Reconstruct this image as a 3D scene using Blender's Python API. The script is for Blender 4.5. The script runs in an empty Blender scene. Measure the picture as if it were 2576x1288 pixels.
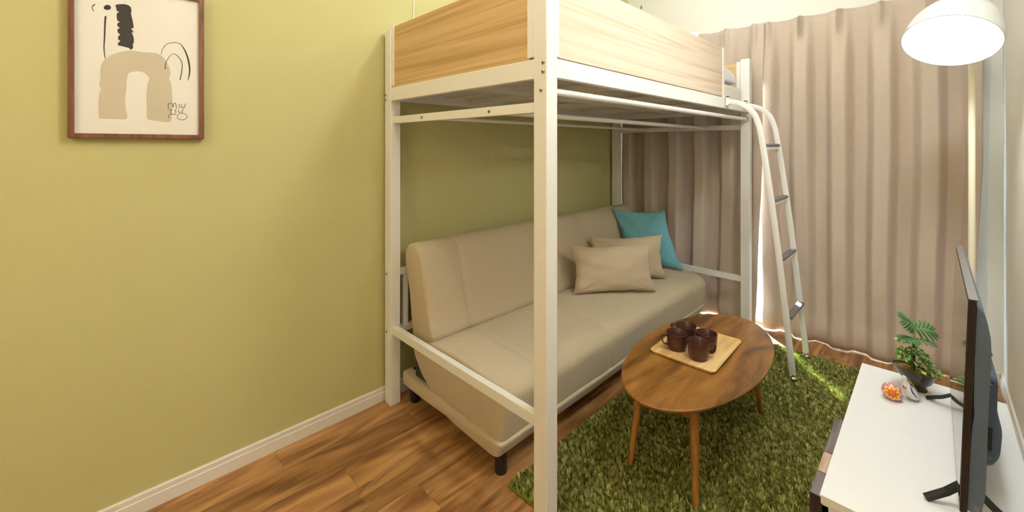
import bpy, bmesh, math, random
from mathutils import Vector, Matrix, noise
random.seed(7)
S = bpy.context.scene
COL = S.collection
PI = math.pi

# ---------------------------------------------------------------- camera, world, lights, exposure
FPX, U0, V0, CH = 1047.0, 1288.0, 367.0, 1.3           # focal length in px, principal column, horizon row, eye height
TH = math.atan(1057 / FPX)
FW = (-math.sin(TH), math.cos(TH)); RT = (math.cos(TH), math.sin(TH))
cam = bpy.data.cameras.new('camera'); camo = bpy.data.objects.new('camera', cam); COL.objects.link(camo)
camo.location = (0, 0, CH); camo.rotation_euler = (PI / 2, 0, TH)
cam.sensor_width = 36; cam.lens = FPX * 36 / 2576; cam.shift_y = -(644 - V0) / 2576
cam.clip_start = 0.02; cam.clip_end = 100
S.camera = camo
S.view_settings.view_transform = 'Standard'; S.view_settings.look = 'None'
S.view_settings.exposure = 0.40; S.view_settings.gamma = 1.0; S.view_settings.use_curve_mapping = False

W = bpy.data.worlds.new('sky'); S.world = W; W.use_nodes = True
W.node_tree.nodes['Background'].inputs[0].default_value = (0.72, 0.86, 1.0, 1)
W.node_tree.nodes['Background'].inputs[1].default_value = 3.0

def lamp(name, kind, loc, energy, color, size=0.1, target=None, **kw):
    l = bpy.data.lights.new(name, kind); l.energy = energy; l.color = color
    if kind == 'AREA': l.shape = 'DISK'; l.size = size
    elif kind == 'SUN': l.angle = size
    else: l.shadow_soft_size = size
    for k, v in kw.items(): setattr(l, k, v)
    o = bpy.data.objects.new(name, l); COL.objects.link(o); o.location = loc
    if target is not None:
        o.rotation_euler = (Vector(target) - Vector(loc)).to_track_quat('-Z', 'Y').to_euler()
    return o

WARM = (1.0, 0.84, 0.58); COOL = (0.90, 0.96, 1.0)
lamp('sunlight', 'SUN', (0, 6, 4), 60.0, (0.58, 0.80, 1.0), 0.06, (0.0 + 0.56 * 4, 6 - 0.66 * 4, 4 - 0.62 * 4))
lamp('ceiling_lamp_light', 'POINT', (-0.05, 1.47, 2.68), 32, COOL, 0.10)
lamp('fill_light_above_bed', 'POINT', (-1.0, 2.5, 2.66), 9, COOL, 0.12)  # added fill without a fixture, brightens the upper walls and curtains
lamp('spot_lamp_light', 'POINT', (-0.75, 0.72, 2.6), 11, (1, .93, .80), 0.06)
lamp('entrance_lamp_light', 'POINT', (-0.35, -1.75, 2.2), 26, WARM, 0.12)
BULB = 130.0

# ---------------------------------------------------------------- helpers
def ray(u, v):
    a = (u - U0) / FPX
    return (FW[0] + a * RT[0], FW[1] + a * RT[1], -(v - V0) / FPX)
def atz(u, v, z): r = ray(u, v); t = (z - CH) / r[2]; return (r[0] * t, r[1] * t, z)
def atx(u, v, x): r = ray(u, v); t = x / r[0]; return (x, r[1] * t, CH + r[2] * t)

class MB:
    def __init__(s): s.v = []; s.f = []
    def add(s, vs, fs):
        n = len(s.v); s.v += [tuple(p) for p in vs]; s.f += [tuple(i + n for i in f) for f in fs]; return s
    def box(s, x0, x1, y0, y1, z0, z1):
        vs = [(x, y, z) for z in (z0, z1) for y in (y0, y1) for x in (x0, x1)]
        return s.add(vs, [(0, 2, 3, 1), (4, 5, 7, 6), (0, 1, 5, 4), (2, 6, 7, 3), (0, 4, 6, 2), (1, 3, 7, 5)])
    def tube(s, pts, r, n=12, cap=True, r2=None, side=None, sw=None):
        """round tube along pts; r may be a list. side+sw give a rectangular profile (r along the in-plane normal)"""
        pts = [Vector(p) for p in pts]; m = len(pts); vs = []
        prev = None
        for i, p in enumerate(pts):
            t = (pts[min(i + 1, m - 1)] - pts[max(i - 1, 0)]).normalized()
            if side is not None:
                a = Vector(side); b = t.cross(a).normalized()
                prof = [(-sw, -r), (sw, -r), (sw, r), (-sw, r)]
                vs += [p + a * q[0] + b * q[1] for q in prof]
            else:
                if prev is None:
                    a = t.orthogonal().normalized()
                else:
                    a = (prev - t * prev.dot(t)).normalized()
                prev = a; b = t.cross(a)
                rr = r[i] if isinstance(r, (list, tuple)) else r
                vs += [p + (a * math.cos(2 * PI * k / n) + b * math.sin(2 * PI * k / n)) * rr for k in range(n)]
        if side is not None: n = 4
        fs = [(i * n + k, i * n + (k + 1) % n, (i + 1) * n + (k + 1) % n, (i + 1) * n + k) for i in range(m - 1) for k in range(n)]
        if cap: fs += [tuple(range(n - 1, -1, -1)), tuple((m - 1) * n + k for k in range(n))]
        return s.add(vs, fs)
    def lathe(s, prof, n=32, c=(0, 0, 0), rot=None, closed=False):
        """revolve (r,z) profile"""
        vs = []
        for r, z in prof:
            for k in range(n):
                p = Vector((r * math.cos(2 * PI * k / n), r * math.sin(2 * PI * k / n), z))
                if rot: p = rot @ p
                vs.append(p + Vector(c))
        m = len(prof)
        fs = [(i * n + k, i * n + (k + 1) % n, (i + 1) * n + (k + 1) % n, (i + 1) * n + k) for i in range(m - 1) for k in range(n)]
        if closed: fs += [((m - 1) * n + k, (m - 1) * n + (k + 1) % n, (k + 1) % n, k) for k in range(n)]
        else:
            fs += [tuple(range(n - 1, -1, -1)), tuple((m - 1) * n + k for k in range(n))]
        return s.add(vs, fs)
    def prism(s, poly, h0, h1, axis='z'):
        """extrude 2D polygon; axis names the extrusion direction"""
        def P(a, b, c):
            return {'z': (a, b, c), 'y': (a, c, b), 'x': (c, a, b)}[axis]
        n = len(poly)
        vs = [P(a, b, h0) for a, b in poly] + [P(a, b, h1) for a, b in poly]
        fs = [tuple(range(n - 1, -1, -1)), tuple(range(n, 2 * n))] + [(k, (k + 1) % n, n + (k + 1) % n, n + k) for k in range(n)]
        return s.add(vs, fs)
    def grid(s, fn, nu, nv):
        vs = [fn(i / (nu - 1), j / (nv - 1)) for j in range(nv) for i in range(nu)]
        return s.add(vs, [(j * nu + i, j * nu + i + 1, (j + 1) * nu + i + 1, (j + 1) * nu + i) for j in range(nv - 1) for i in range(nu - 1)])
    def xf(s, fn): s.v = [tuple(fn(Vector(p))) for p in s.v]; return s
    def build(s, name, m, parent=None, bevel=0, smooth=None, seg=2, local=False, merge=False, sharp=0.7):
        off = Vector((0, 0, 0))
        q = parent
        while q is not None and not local:
            off += q.location; q = q.parent
        me = bpy.data.meshes.new(name)
        me.from_pydata([(p[0] - off.x, p[1] - off.y, p[2] - off.z) for p in s.v], [], s.f)
        bm = bmesh.new(); bm.from_mesh(me)
        if merge: bmesh.ops.remove_doubles(bm, verts=bm.verts, dist=1e-5)
        bmesh.ops.recalc_face_normals(bm, faces=bm.faces)
        if bevel:
            es = [e for e in bm.edges if len(e.link_faces) == 2 and e.calc_face_angle(0) > 0.5]
            bmesh.ops.bevel(bm, geom=es, offset=bevel, segments=seg, affect='EDGES', profile=0.5, clamp_overlap=True)
        if smooth is None: smooth = False
        if smooth:
            for f in bm.faces: f.smooth = True
            for e in bm.edges:
                if len(e.link_faces) == 2 and e.calc_face_angle(0) > sharp: e.smooth = False
        bm.to_mesh(me); bm.free()
        if m is not None: me.materials.append(m)
        o = bpy.data.objects.new(name, me); COL.objects.link(o)
        if parent is not None: o.parent = parent
        return o

def tag(o, label=None, cat=None, group=None, kind=None):
    if label: o['label'] = label
    if cat: o['category'] = cat
    if group: o['group'] = group
    if kind: o['kind'] = kind
    return o
def thing(name, loc, label, cat, group=None):
    o = bpy.data.objects.new(name, None); COL.objects.link(o); o.location = loc; o.empty_display_size = 0.05
    return tag(o, label, cat, group)
def struct(o): o['kind'] = 'structure'; return o
def copy_tree(o, parent=None):
    c = o.copy(); COL.objects.link(c); c.parent = parent
    for ch in list(o.children): copy_tree(ch, c)
    return c

def srgb(r, g, b):
    f = lambda c: (c / 255) / 12.92 if c / 255 <= 0.04045 else ((c / 255 + 0.055) / 1.055) ** 2.4
    return (f(r), f(g), f(b), 1)

# ---------------------------------------------------------------- materials
def newmat(name):
    m = bpy.data.materials.new(name); m.use_nodes = True
    nt = m.node_tree; return m, nt, nt.nodes['Principled BSDF']
def N(nt, t, **kw):
    n = nt.nodes.new(t)
    for k, v in kw.items():
        if k.startswith('i_'):
            key = k[2:]; key = int(key) if key.isdigit() else key.replace('_', ' ')
            n.inputs[key].default_value = v
        else: setattr(n, k, v)
    return n
def L(nt, a, b): nt.links.new(a, b)
def ramp(nt, stops):
    r = nt.nodes.new('ShaderNodeValToRGB'); e = r.color_ramp.elements
    while len(e) > 1: e.remove(e[-1])
    e[0].position, e[0].color = stops[0]
    for p, c in stops[1:]:
        k = e.new(p); k.color = c
    return r

def plain(name, col, rough=0.5, metal=0.0, var=0.0, vscale=8, bump=0.0, bscale=300, coat=0.0, spec=0.5, rv=0.0):
    m, nt, b = newmat(name)
    b.inputs['Base Color'].default_value = col; b.inputs['Roughness'].default_value = rough
    b.inputs['Metallic'].default_value = metal; b.inputs['Coat Weight'].default_value = coat
    b.inputs['Specular IOR Level'].default_value = spec
    tc = N(nt, 'ShaderNodeTexCoord')
    if var:
        n = N(nt, 'ShaderNodeTexNoise', i_Scale=vscale, i_Detail=5.0); L(nt, tc.outputs['Object'], n.inputs['Vector'])
        mx = ramp(nt, [(0.3, tuple(c * (1 - var) for c in col[:3]) + (1,)), (0.7, tuple(min(1, c * (1 + var)) for c in col[:3]) + (1,))])
        L(nt, n.outputs['Fac'], mx.inputs[0]); L(nt, mx.outputs[0], b.inputs['Base Color'])
    if bump:
        n = N(nt, 'ShaderNodeTexNoise', i_Scale=bscale, i_Detail=3.0); L(nt, tc.outputs['Object'], n.inputs['Vector'])
        bp = N(nt, 'ShaderNodeBump', i_Strength=bump, i_Distance=0.001); L(nt, n.outputs['Fac'], bp.inputs['Height']); L(nt, bp.outputs[0], b.inputs['Normal'])
    return m

def wood(name, dark, mid, light, axis='y', scale=1.0, rough=0.45, stretch=14, knots=0.0, coat=0.0, fine=0.35, rnd=True, bump=0.05):
    m, nt, b = newmat(name)
    tc = N(nt, 'ShaderNodeTexCoord'); mp = N(nt, 'ShaderNodeMapping')
    sc = [scale * stretch] * 3; sc['xyz'.index(axis)] = scale
    mp.inputs['Scale'].default_value = sc
    if rnd:
        oi = N(nt, 'ShaderNodeObjectInfo'); mu = N(nt, 'ShaderNodeMath', operation='MULTIPLY', i_1=37.0); L(nt, oi.outputs['Random'], mu.inputs[0])
        cb = N(nt, 'ShaderNodeCombineXYZ')
        for k in range(3): L(nt, mu.outputs[0], cb.inputs[k])
        ad = N(nt, 'ShaderNodeVectorMath', operation='ADD'); L(nt, tc.outputs['Object'], ad.inputs[0]); L(nt, cb.outputs[0], ad.inputs[1])
        src = ad.outputs[0]
    else: src = tc.outputs['Object']
    L(nt, src, mp.inputs['Vector'])
    n1 = N(nt, 'ShaderNodeTexNoise', i_Scale=1.0, i_Detail=7.0, i_Roughness=0.6, i_Distortion=1.2); L(nt, mp.outputs[0], n1.inputs['Vector'])
    mp2 = N(nt, 'ShaderNodeMapping'); sc2 = [scale * stretch * 7] * 3; sc2['xyz'.index(axis)] = scale * 2.5
    mp2.inputs['Scale'].default_value = sc2; L(nt, src, mp2.inputs['Vector'])
    n2 = N(nt, 'ShaderNodeTexNoise', i_Scale=1.0, i_Detail=4.0, i_Roughness=0.7); L(nt, mp2.outputs[0], n2.inputs['Vector'])
    # growth rings
    mp3 = N(nt, 'ShaderNodeMapping'); sc3 = [scale * stretch * .45] * 3; sc3['xyz'.index(axis)] = scale * .6
    mp3.inputs['Scale'].default_value = sc3; L(nt, src, mp3.inputs['Vector'])
    n3 = N(nt, 'ShaderNodeTexNoise', i_Scale=1.0, i_Detail=1.5, i_Roughness=0.5, i_Distortion=0.4); L(nt, mp3.outputs[0], n3.inputs['Vector'])
    mr = N(nt, 'ShaderNodeMath', operation='MULTIPLY', i_1=42.0); L(nt, n3.outputs['Fac'], mr.inputs[0])
    sn = N(nt, 'ShaderNodeMath', operation='SINE'); L(nt, mr.outputs[0], sn.inputs[0])
    a1 = N(nt, 'ShaderNodeMath', operation='MULTIPLY_ADD', i_1=0.10, i_2=0.0); L(nt, sn.outputs[0], a1.inputs[0])
    a2 = N(nt, 'ShaderNodeMath', operation='ADD'); L(nt, a1.outputs[0], a2.inputs[0]); L(nt, n1.outputs['Fac'], a2.inputs[1])
    a3 = N(nt, 'ShaderNodeMath', operation='MULTIPLY_ADD', i_1=fine, i_2=-fine * .5); L(nt, n2.outputs['Fac'], a3.inputs[0])
    a4 = N(nt, 'ShaderNodeMath', operation='ADD'); L(nt, a2.outputs[0], a4.inputs[0]); L(nt, a3.outputs[0], a4.inputs[1])
    cr = ramp(nt, [(0.28, dark), (0.5, mid), (0.72, light)]); L(nt, a4.outputs[0], cr.inputs[0])
    out = cr.outputs[0]
    if rnd:
        hv = N(nt, 'ShaderNodeHueSaturation'); mm = N(nt, 'ShaderNodeMapRange', i_3=0.88, i_4=1.10); L(nt, oi.outputs['Random'], mm.inputs[0])
        L(nt, mm.outputs[0], hv.inputs['Value']); L(nt, out, hv.inputs['Color']); out = hv.outputs[0]
    if knots:
        mk = N(nt, 'ShaderNodeMapping'); s4 = [scale * 6] * 3; s4['xyz'.index(axis)] = scale * 1.6
        mk.inputs['Scale'].default_value = s4; L(nt, src, mk.inputs['Vector'])
        nk = N(nt, 'ShaderNodeTexNoise', i_Scale=1.0, i_Detail=6.0, i_Roughness=0.7, i_Distortion=0.6); L(nt, mk.outputs[0], nk.inputs['Vector'])
        kr = ramp(nt, [(0.60, (0, 0, 0, 1)), (0.74, (knots,) * 3 + (1,))]); L(nt, nk.outputs['Fac'], kr.inputs[0])
        mx = N(nt, 'ShaderNodeMix', data_type='RGBA'); L(nt, kr.outputs[0], mx.inputs[0]); L(nt, out, mx.inputs[6])
        mx.inputs[7].default_value = tuple(c * .35 for c in dark[:3]) + (1,); out = mx.outputs[2]
    L(nt, out, b.inputs['Base Color'])
    b.inputs['Roughness'].default_value = rough; b.inputs['Coat Weight'].default_value = coat; b.inputs['Coat Roughness'].default_value = 0.2
    bp = N(nt, 'ShaderNodeBump', i_Strength=bump, i_Distance=0.002); L(nt, a4.outputs[0], bp.inputs['Height']); L(nt, bp.outputs[0], b.inputs['Normal'])
    return m

def fabric(name, col, var=0.12, weave=900, rough=0.9, trans=0.0, tcol=None, stripes=False, sheen=0.2):
    m, nt, b = newmat(name)
    tc = N(nt, 'ShaderNodeTexCoord')
    mp = N(nt, 'ShaderNodeMapping'); mp.inputs['Scale'].default_value = (weave * .35, weave * .35, weave) if stripes else (weave, weave, weave * .4)
    L(nt, tc.outputs['Object'], mp.inputs['Vector'])
    n = N(nt, 'ShaderNodeTexNoise', i_Scale=1.0, i_Detail=2.0, i_Roughness=.6); L(nt, mp.outputs[0], n.inputs['Vector'])
    mp2 = N(nt, 'ShaderNodeMapping'); mp2.inputs['Scale'].default_value = (weave * .1, weave * .1, weave * .7)
    L(nt, tc.outputs['Object'], mp2.inputs['Vector'])
    n2 = N(nt, 'ShaderNodeTexNoise', i_Scale=1.0, i_Detail=2.0); L(nt, mp2.outputs[0], n2.inputs['Vector'])
    ad = N(nt, 'ShaderNodeMath', operation='ADD'); L(nt, n.outputs['Fac'], ad.inputs[0]); L(nt, n2.outputs['Fac'], ad.inputs[1])
    hf = N(nt, 'ShaderNodeMath', operation='MULTIPLY', i_1=.5); L(nt, ad.outputs[0], hf.inputs[0])
    cr = ramp(nt, [(0.3, tuple(c * (1 - var) for c in col[:3]) + (1,)), (0.7, tuple(min(1, c * (1 + var)) for c in col[:3]) + (1,))])
    L(nt, hf.outputs[0], cr.inputs[0]); L(nt, cr.outputs[0], b.inputs['Base Color'])
    b.inputs['Roughness'].default_value = rough; b.inputs['Specular IOR Level'].default_value = .25
    b.inputs['Sheen Weight'].default_value = sheen; b.inputs['Sheen Roughness'].default_value = .5
    bp = N(nt, 'ShaderNodeBump', i_Strength=.35, i_Distance=0.0006); L(nt, hf.outputs[0], bp.inputs['Height']); L(nt, bp.outputs[0], b.inputs['Normal'])
    if trans:
        tr = N(nt, 'ShaderNodeBsdfTranslucent'); tr.inputs[0].default_value = tcol or col
        ms = N(nt, 'ShaderNodeMixShader'); ms.inputs[0].default_value = trans
        L(nt, b.outputs[0], ms.inputs[1]); L(nt, tr.outputs[0], ms.inputs[2]); L(nt, ms.outputs[0], nt.nodes['Material Output'].inputs[0])
    return m

def glass(name, tint=(1, 1, 1, 1), refl=0.04):
    m, nt, b = newmat(name); nt.nodes.remove(b)
    t = N(nt, 'ShaderNodeBsdfTransparent'); t.inputs[0].default_value = tint
    g = N(nt, 'ShaderNodeBsdfGlossy'); g.inputs['Roughness'].default_value = 0.02
    fr = N(nt, 'ShaderNodeFresnel', i_IOR=1.45); ms = N(nt, 'ShaderNodeMixShader')
    ge = N(nt, 'ShaderNodeNewGeometry'); sb = N(nt, 'ShaderNodeMath', operation='SUBTRACT', i_0=1.0); L(nt, ge.outputs['Backfacing'], sb.inputs[1])
    ml = N(nt, 'ShaderNodeMath', operation='MULTIPLY'); L(nt, fr.outputs[0], ml.inputs[0]); L(nt, sb.outputs[0], ml.inputs[1])
    L(nt, ml.outputs[0], ms.inputs[0]); L(nt, t.outputs[0], ms.inputs[1]); L(nt, g.outputs[0], ms.inputs[2])
    L(nt, ms.outputs[0], nt.nodes['Material Output'].inputs[0]); return m
def emit(name, col, k):
    m, nt, b = newmat(name); b.inputs['Base Color'].default_value = (.8, .8, .8, 1)
    b.inputs['Emission Color'].default_value = col; b.inputs['Emission Strength'].default_value = k; return m

M = {}
M['green_wall'] = plain('green_wallpaper', srgb(196, 190, 133), .85, var=.025, vscale=260, bump=.5, bscale=420)
M['white_wall'] = plain('white_wallpaper', srgb(238, 234, 222), .85, var=.015, vscale=200, bump=.3, bscale=300)
M['ceiling'] = plain('ceiling_paper', srgb(240, 238, 230), .9, bump=.2, bscale=250)
M['trim'] = plain('white_trim', srgb(232, 226, 216), .45, var=.015, vscale=30)
M['floor_dark'] = plain('floor_joint', srgb(60, 38, 22), .8)
M['floor'] = wood('oak_floor_boards', srgb(112, 72, 38), srgb(158, 112, 66), srgb(194, 146, 92), 'y', 1.6, .42, 9, knots=.75, fine=.3)
M['white_metal'] = plain('white_powder_coat', srgb(238, 236, 230), .38, var=.01, vscale=60, bump=.05, bscale=900)
M['panel_x'] = wood('ash_veneer_warm_lit', srgb(186, 150, 100), srgb(208, 174, 124), srgb(214, 184, 136), 'x', .5, .5, 62, fine=.30, rnd=False)  # ash tone with the warm light on the bed end put into it
M['panel_y'] = wood('ash_veneer_cool_lit', srgb(204, 180, 154), srgb(222, 202, 178), srgb(228, 210, 188), 'y', .5, .5, 62, fine=.25, rnd=False)  # same ash, made paler for the cool light on the long side
M['bolt'] = plain('steel_bolt', srgb(170, 160, 140), .3, 1.0)
M['sofa'] = fabric('beige_sofa_fabric', srgb(192, 176, 148), .12, 800)
M['cushion_beige'] = fabric('beige_cushion_fabric', srgb(190, 172, 144), .1, 900)
M['teal'] = fabric('teal_cushion_fabric', srgb(112, 172, 184), .12, 500)
M['black_plastic'] = plain('black_plastic', srgb(30, 29, 28), .45)
M['bedding'] = fabric('white_bedding', srgb(240, 241, 244), .03, 700)
M['curtain'] = fabric('taupe_curtain_weave', srgb(204, 186, 168), .10, 420, trans=.035, tcol=srgb(214, 204, 206), stripes=True)
M['sheer'] = fabric('white_sheer_curtain', srgb(240, 240, 236), .03, 900, trans=.5, tcol=(.9, .9, .9, 1), sheen=0)
M['walnut'] = wood('walnut_table_veneer', srgb(82, 50, 16), srgb(130, 86, 34), srgb(158, 110, 52), 'y', 2.2, .38, 5, coat=.15, fine=.25, rnd=False)
M['leg_wood'] = wood('table_leg_wood', srgb(142, 94, 38), srgb(168, 116, 54), srgb(184, 134, 68), 'z', 2.5, .4, 10, fine=.25, rnd=False)
M['tray'] = wood('willow_tray_wood', srgb(198, 154, 92), srgb(220, 182, 122), srgb(232, 200, 144), 'y', 2.5, .45, 9, fine=.3, rnd=False)
M['mug'] = plain('brown_glazed_resin', srgb(74, 42, 35), .32, var=.08, vscale=40)
M['white_gloss'] = plain('white_laminate', srgb(236, 236, 234), .3, var=.008, vscale=20)
M['wood_grey'] = wood('grey_brown_wood', srgb(84, 74, 74), srgb(110, 98, 98), srgb(130, 116, 114), 'y', 3, .5, 10)
M['wood_tan'] = wood('tan_wood', srgb(150, 124, 104), srgb(176, 150, 128), srgb(190, 166, 144), 'y', 3, .5, 10)
M['wood_black'] = wood('dark_wood', srgb(34, 24, 22), srgb(44, 32, 30), srgb(56, 42, 38), 'z', 3, .5, 10)
M['tv_black'] = plain('tv_bezel', srgb(34, 26, 24), .3)
M['tv_screen'] = plain('tv_screen_glass', (.006, .006, .007, 1), .06, spec=.8)
M['tv_back'] = plain('tv_back_plastic', srgb(88, 102, 124), .55, bump=.2, bscale=1200)
M['frame_wood'] = wood('walnut_frame', srgb(96, 58, 40), srgb(122, 76, 52), srgb(140, 92, 64), 'z', 3, .4, 10, rnd=False)
M['paper'] = plain('cream_paper', srgb(240, 236, 226), .8)
M['ink_beige'] = plain('beige_ink', srgb(208, 196, 172), .85, var=.02, vscale=25)
M['ink_black'] = plain('black_ink', srgb(52, 48, 42), .8, var=.25, vscale=60)
M['ink_line'] = plain('line_ink', srgb(66, 60, 54), .8)
M['glass'] = glass('clear_pane')
M['alu'] = plain('window_aluminium', srgb(190, 190, 188), .35, .6)
M['lamp_white'] = plain('lamp_shade_enamel', srgb(206, 206, 202), .25)
M['lamp_pole'] = plain('lamp_pole_enamel', srgb(238, 230, 204), .35)
M['bulb'] = emit('lit_bulb', (.93, .97, 1, 1), BULB)
M['pot'] = plain('dark_glazed_pot', srgb(60, 54, 44), .25, var=.15, vscale=30)
M['moss'] = plain('moss_soil', srgb(132, 104, 32), .95, var=.5, vscale=60, bump=1, bscale=200)
M['leaf'] = plain('split_leaf_green', srgb(66, 118, 58), .4, var=.2, vscale=40)
M['stem'] = plain('stem_brown', srgb(60, 46, 30), .7)
M['rib'] = plain('leaf_rib', srgb(150, 180, 90), .5)
M['steel'] = plain('chrome_foot', srgb(190, 188, 184), .22, 1.0)
M['grip'] = plain('grey_step_rubber', srgb(112, 104, 104), .6)
M['twig'] = plain('straw', srgb(186, 152, 100), .8, var=.2, vscale=60)
M['ceramic'] = plain('white_ceramic', srgb(242, 240, 236), .2)
M['blue'] = plain('blue_glaze', srgb(34, 62, 160), .3)
M['red'] = plain('red_glaze', srgb(206, 66, 44), .3)
M['mattress_cover'] = plain('mattress_cover', srgb(232, 228, 216), .9, var=.03, vscale=60)

def leaf_variegated():
    m, nt, b = newmat('variegated_leaf')
    tc = N(nt, 'ShaderNodeTexCoord'); oi = N(nt, 'ShaderNodeObjectInfo')
    ad = N(nt, 'ShaderNodeVectorMath', operation='ADD'); L(nt, tc.outputs['Object'], ad.inputs[0]); L(nt, oi.outputs['Random'], ad.inputs[1])
    n = N(nt, 'ShaderNodeTexNoise', i_Scale=70.0, i_Detail=2.0, i_Distortion=.5); L(nt, ad.outputs[0], n.inputs['Vector'])
    cr = ramp(nt, [(.46, srgb(72, 120, 42)), (.54, srgb(120, 156, 66)), (.60, srgb(220, 218, 140))]); L(nt, n.outputs['Fac'], cr.inputs[0])
    L(nt, cr.outputs[0], b.inputs['Base Color']); b.inputs['Roughness'].default_value = .4; return m
M['leaf_var'] = leaf_variegated()

# ---------------------------------------------------------------- the room
XL, XR, YB, YF, ZC = -1.98, 0.27, 3.47, -2.2, 2.75
struct(MB().box(XL - .1, XL, YF - .1, YB + .1, -.1, ZC + .1).build('wall_left', M['green_wall']))
struct(MB().box(XR, XR + .1, YF - .1, YB + .1, -.1, ZC + .1).build('wall_right', M['white_wall']))
struct(MB().box(XL, XR, YF - .1, YF, -.1, ZC + .1).build('wall_front', M['white_wall']))
WX0, WX1, WZ1 = -1.75, 0.08, 2.05
wb = MB().box(XL, WX0, YB, YB + .1, -.1, ZC + .1).box(WX1, XR, YB, YB + .1, -.1, ZC + .1).box(WX0, WX1, YB, YB + .1, WZ1, ZC + .1).box(WX0, WX1, YB, YB + .1, -.1, .03)
struct(wb.build('wall_back', M['white_wall']))
struct(MB().box(XL, XR, YF, YB, ZC, ZC + .1).build('ceiling', M['ceiling']))
fl = struct(MB().box(XL, XR, YF, YB, -.06, -.0085).build('floor', M['floor_dark']))
# floor boards, each one a piece with a bevelled edge
PWD, PLN, nb = .148, .91, 0
plank_mesh = {}
x = XL; col_i = 0
while x < XR - .01:
    w = min(PWD, XR - x); y = YF - (col_i * .37 % PLN); 
    while y < YB - .01:
        y0 = max(y, YF); y1 = min(y + PLN, YB)
        if y1 - y0 > .03:
            key = (round(w, 3), round(y1 - y0, 3))
            if key not in plank_mesh:
                o = MB().box(0, w - .0006, 0, y1 - y0 - .0006, -.009, 0).build('plank', M['floor'], fl, bevel=.0009, seg=1, local=True)
                plank_mesh[key] = o.data
            else:
                o = bpy.data.objects.new('plank', plank_mesh[key]); COL.objects.link(o); o.parent = fl
            o.location = (x, y0, 0)
        y += PLN
    x += PWD; col_i += 1
def baseboard(name, x0, x1, y0, y1, side):
    b = MB()
    if side == 'l': b.prism([(x0, 0), (x0 + .012, 0), (x0 + .012, .045), (x0 + .0095, .047), (x0 + .0095, .064), (x0 + .006, .068), (x0, .068)], y0, y1, 'y')
    elif side == 'r': b.prism([(x1, 0), (x1 - .012, 0), (x1 - .012, .045), (x1 - .0095, .047), (x1 - .0095, .064), (x1 - .006, .068), (x1, .068)], y0, y1, 'y')
    else: b.box(x0, x1, y0, y1, 0, .068)
    return struct(b.build(name, M['trim']))
baseboard('baseboard_left', XL, 0, YF, YB, 'l')
baseboard('baseboard_right', 0, XR, YF, YB, 'r')
baseboard('baseboard_back', WX1 + .03, XR - .012, YB - .012, YB, 'b')
# sliding window behind the curtains
wn = struct(MB().box(WX0, WX0 + .04, YB + .02, YB + .09, .03, WZ1).box(WX1 - .04, WX1, YB + .02, YB + .09, .03, WZ1)
            .box(WX0 + .04, WX1 - .04, YB + .02, YB + .09, WZ1 - .04, WZ1).box(WX0 + .04, WX1 - .04, YB + .02, YB + .09, .03, .07).build('window_1', M['alu'], bevel=.002))
XA, XB = WX0 + .58, WX1 - .58
for k, (a, b_) in enumerate(((WX0 + .04, XA + .03), (XA - .03, XB + .03), (XB - .03, WX1 - .04))):
    yy = YB + .035 + (k % 2) * .025
    f = MB().box(a, a + .05, yy, yy + .02, .07, WZ1 - .04).box(b_ - .05, b_, yy, yy + .02, .07, WZ1 - .04).box(a + .05, b_ - .05, yy, yy + .02, WZ1 - .1, WZ1 - .04).box(a + .05, b_ - .05, yy, yy + .02, .07, .11)
    fo = f.build('sash', M['alu'], wn, bevel=.002)
    MB().box(a + .05, b_ - .05, yy + .008, yy + .012, .11, WZ1 - .1).build('pane', M['glass'], wn)

# ---------------------------------------------------------------- framed print on the green wall
fx = XL
Y0p, Y1p, Z0p, Z1p = -.074, .283, 1.326, 1.862
pic = thing('framed_print', (XL, (Y0p + Y1p) / 2, Z0p), 'abstract print with a beige arch in a walnut frame on the green wall', 'picture')
fw = .0155; fd = .028
fr = MB().box(fx + .001, fx + fd, Y0p, Y0p + fw, Z0p, Z1p).box(fx + .001, fx + fd, Y1p - fw, Y1p, Z0p, Z1p).box(fx + .001, fx + fd, Y0p + fw, Y1p - fw, Z0p, Z0p + fw).box(fx + .001, fx + fd, Y0p + fw, Y1p - fw, Z1p - fw, Z1p)
fr.build('frame', M['frame_wood'], pic, bevel=.0015)
XP = fx + .016
MB().box(fx + .004, XP, Y0p + fw, Y1p - fw, Z0p + fw, Z1p - fw).build('paper', M['paper'], pic)
MB().box(fx + .022, fx + .024, Y0p + fw, Y1p - fw, Z0p + fw, Z1p - fw).build('glass_pane', M['glass'], pic)
def art(X, Y): p = atx(160 + X / 3.5789, Y / 3.5789, XP); return (p[1], p[2])
def smoothpoly(pts, n=3):
    out = []
    m = len(pts)
    for i in range(m):
        p0, p1, p2, p3 = pts[i - 1], pts[i], pts[(i + 1) % m], pts[(i + 2) % m]
        for k in range(n):
            t = k / n
            out.append(tuple(.5 * ((2 * p1[j]) + (-p0[j] + p2[j]) * t + (2 * p0[j] - 5 * p1[j] + 4 * p2[j] - p3[j]) * t * t + (-p0[j] + 3 * p1[j] - 3 * p2[j] + p3[j]) * t ** 3) for j in (0, 1)))
    return out
def ink(pts, m, h=.0004, smooth=True, name='printed_shape'):
    q = smoothpoly(pts) if smooth else pts
    return MB().prism([art(*p) for p in q], XP, XP + h, 'x').build(name, m, pic)
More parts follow.
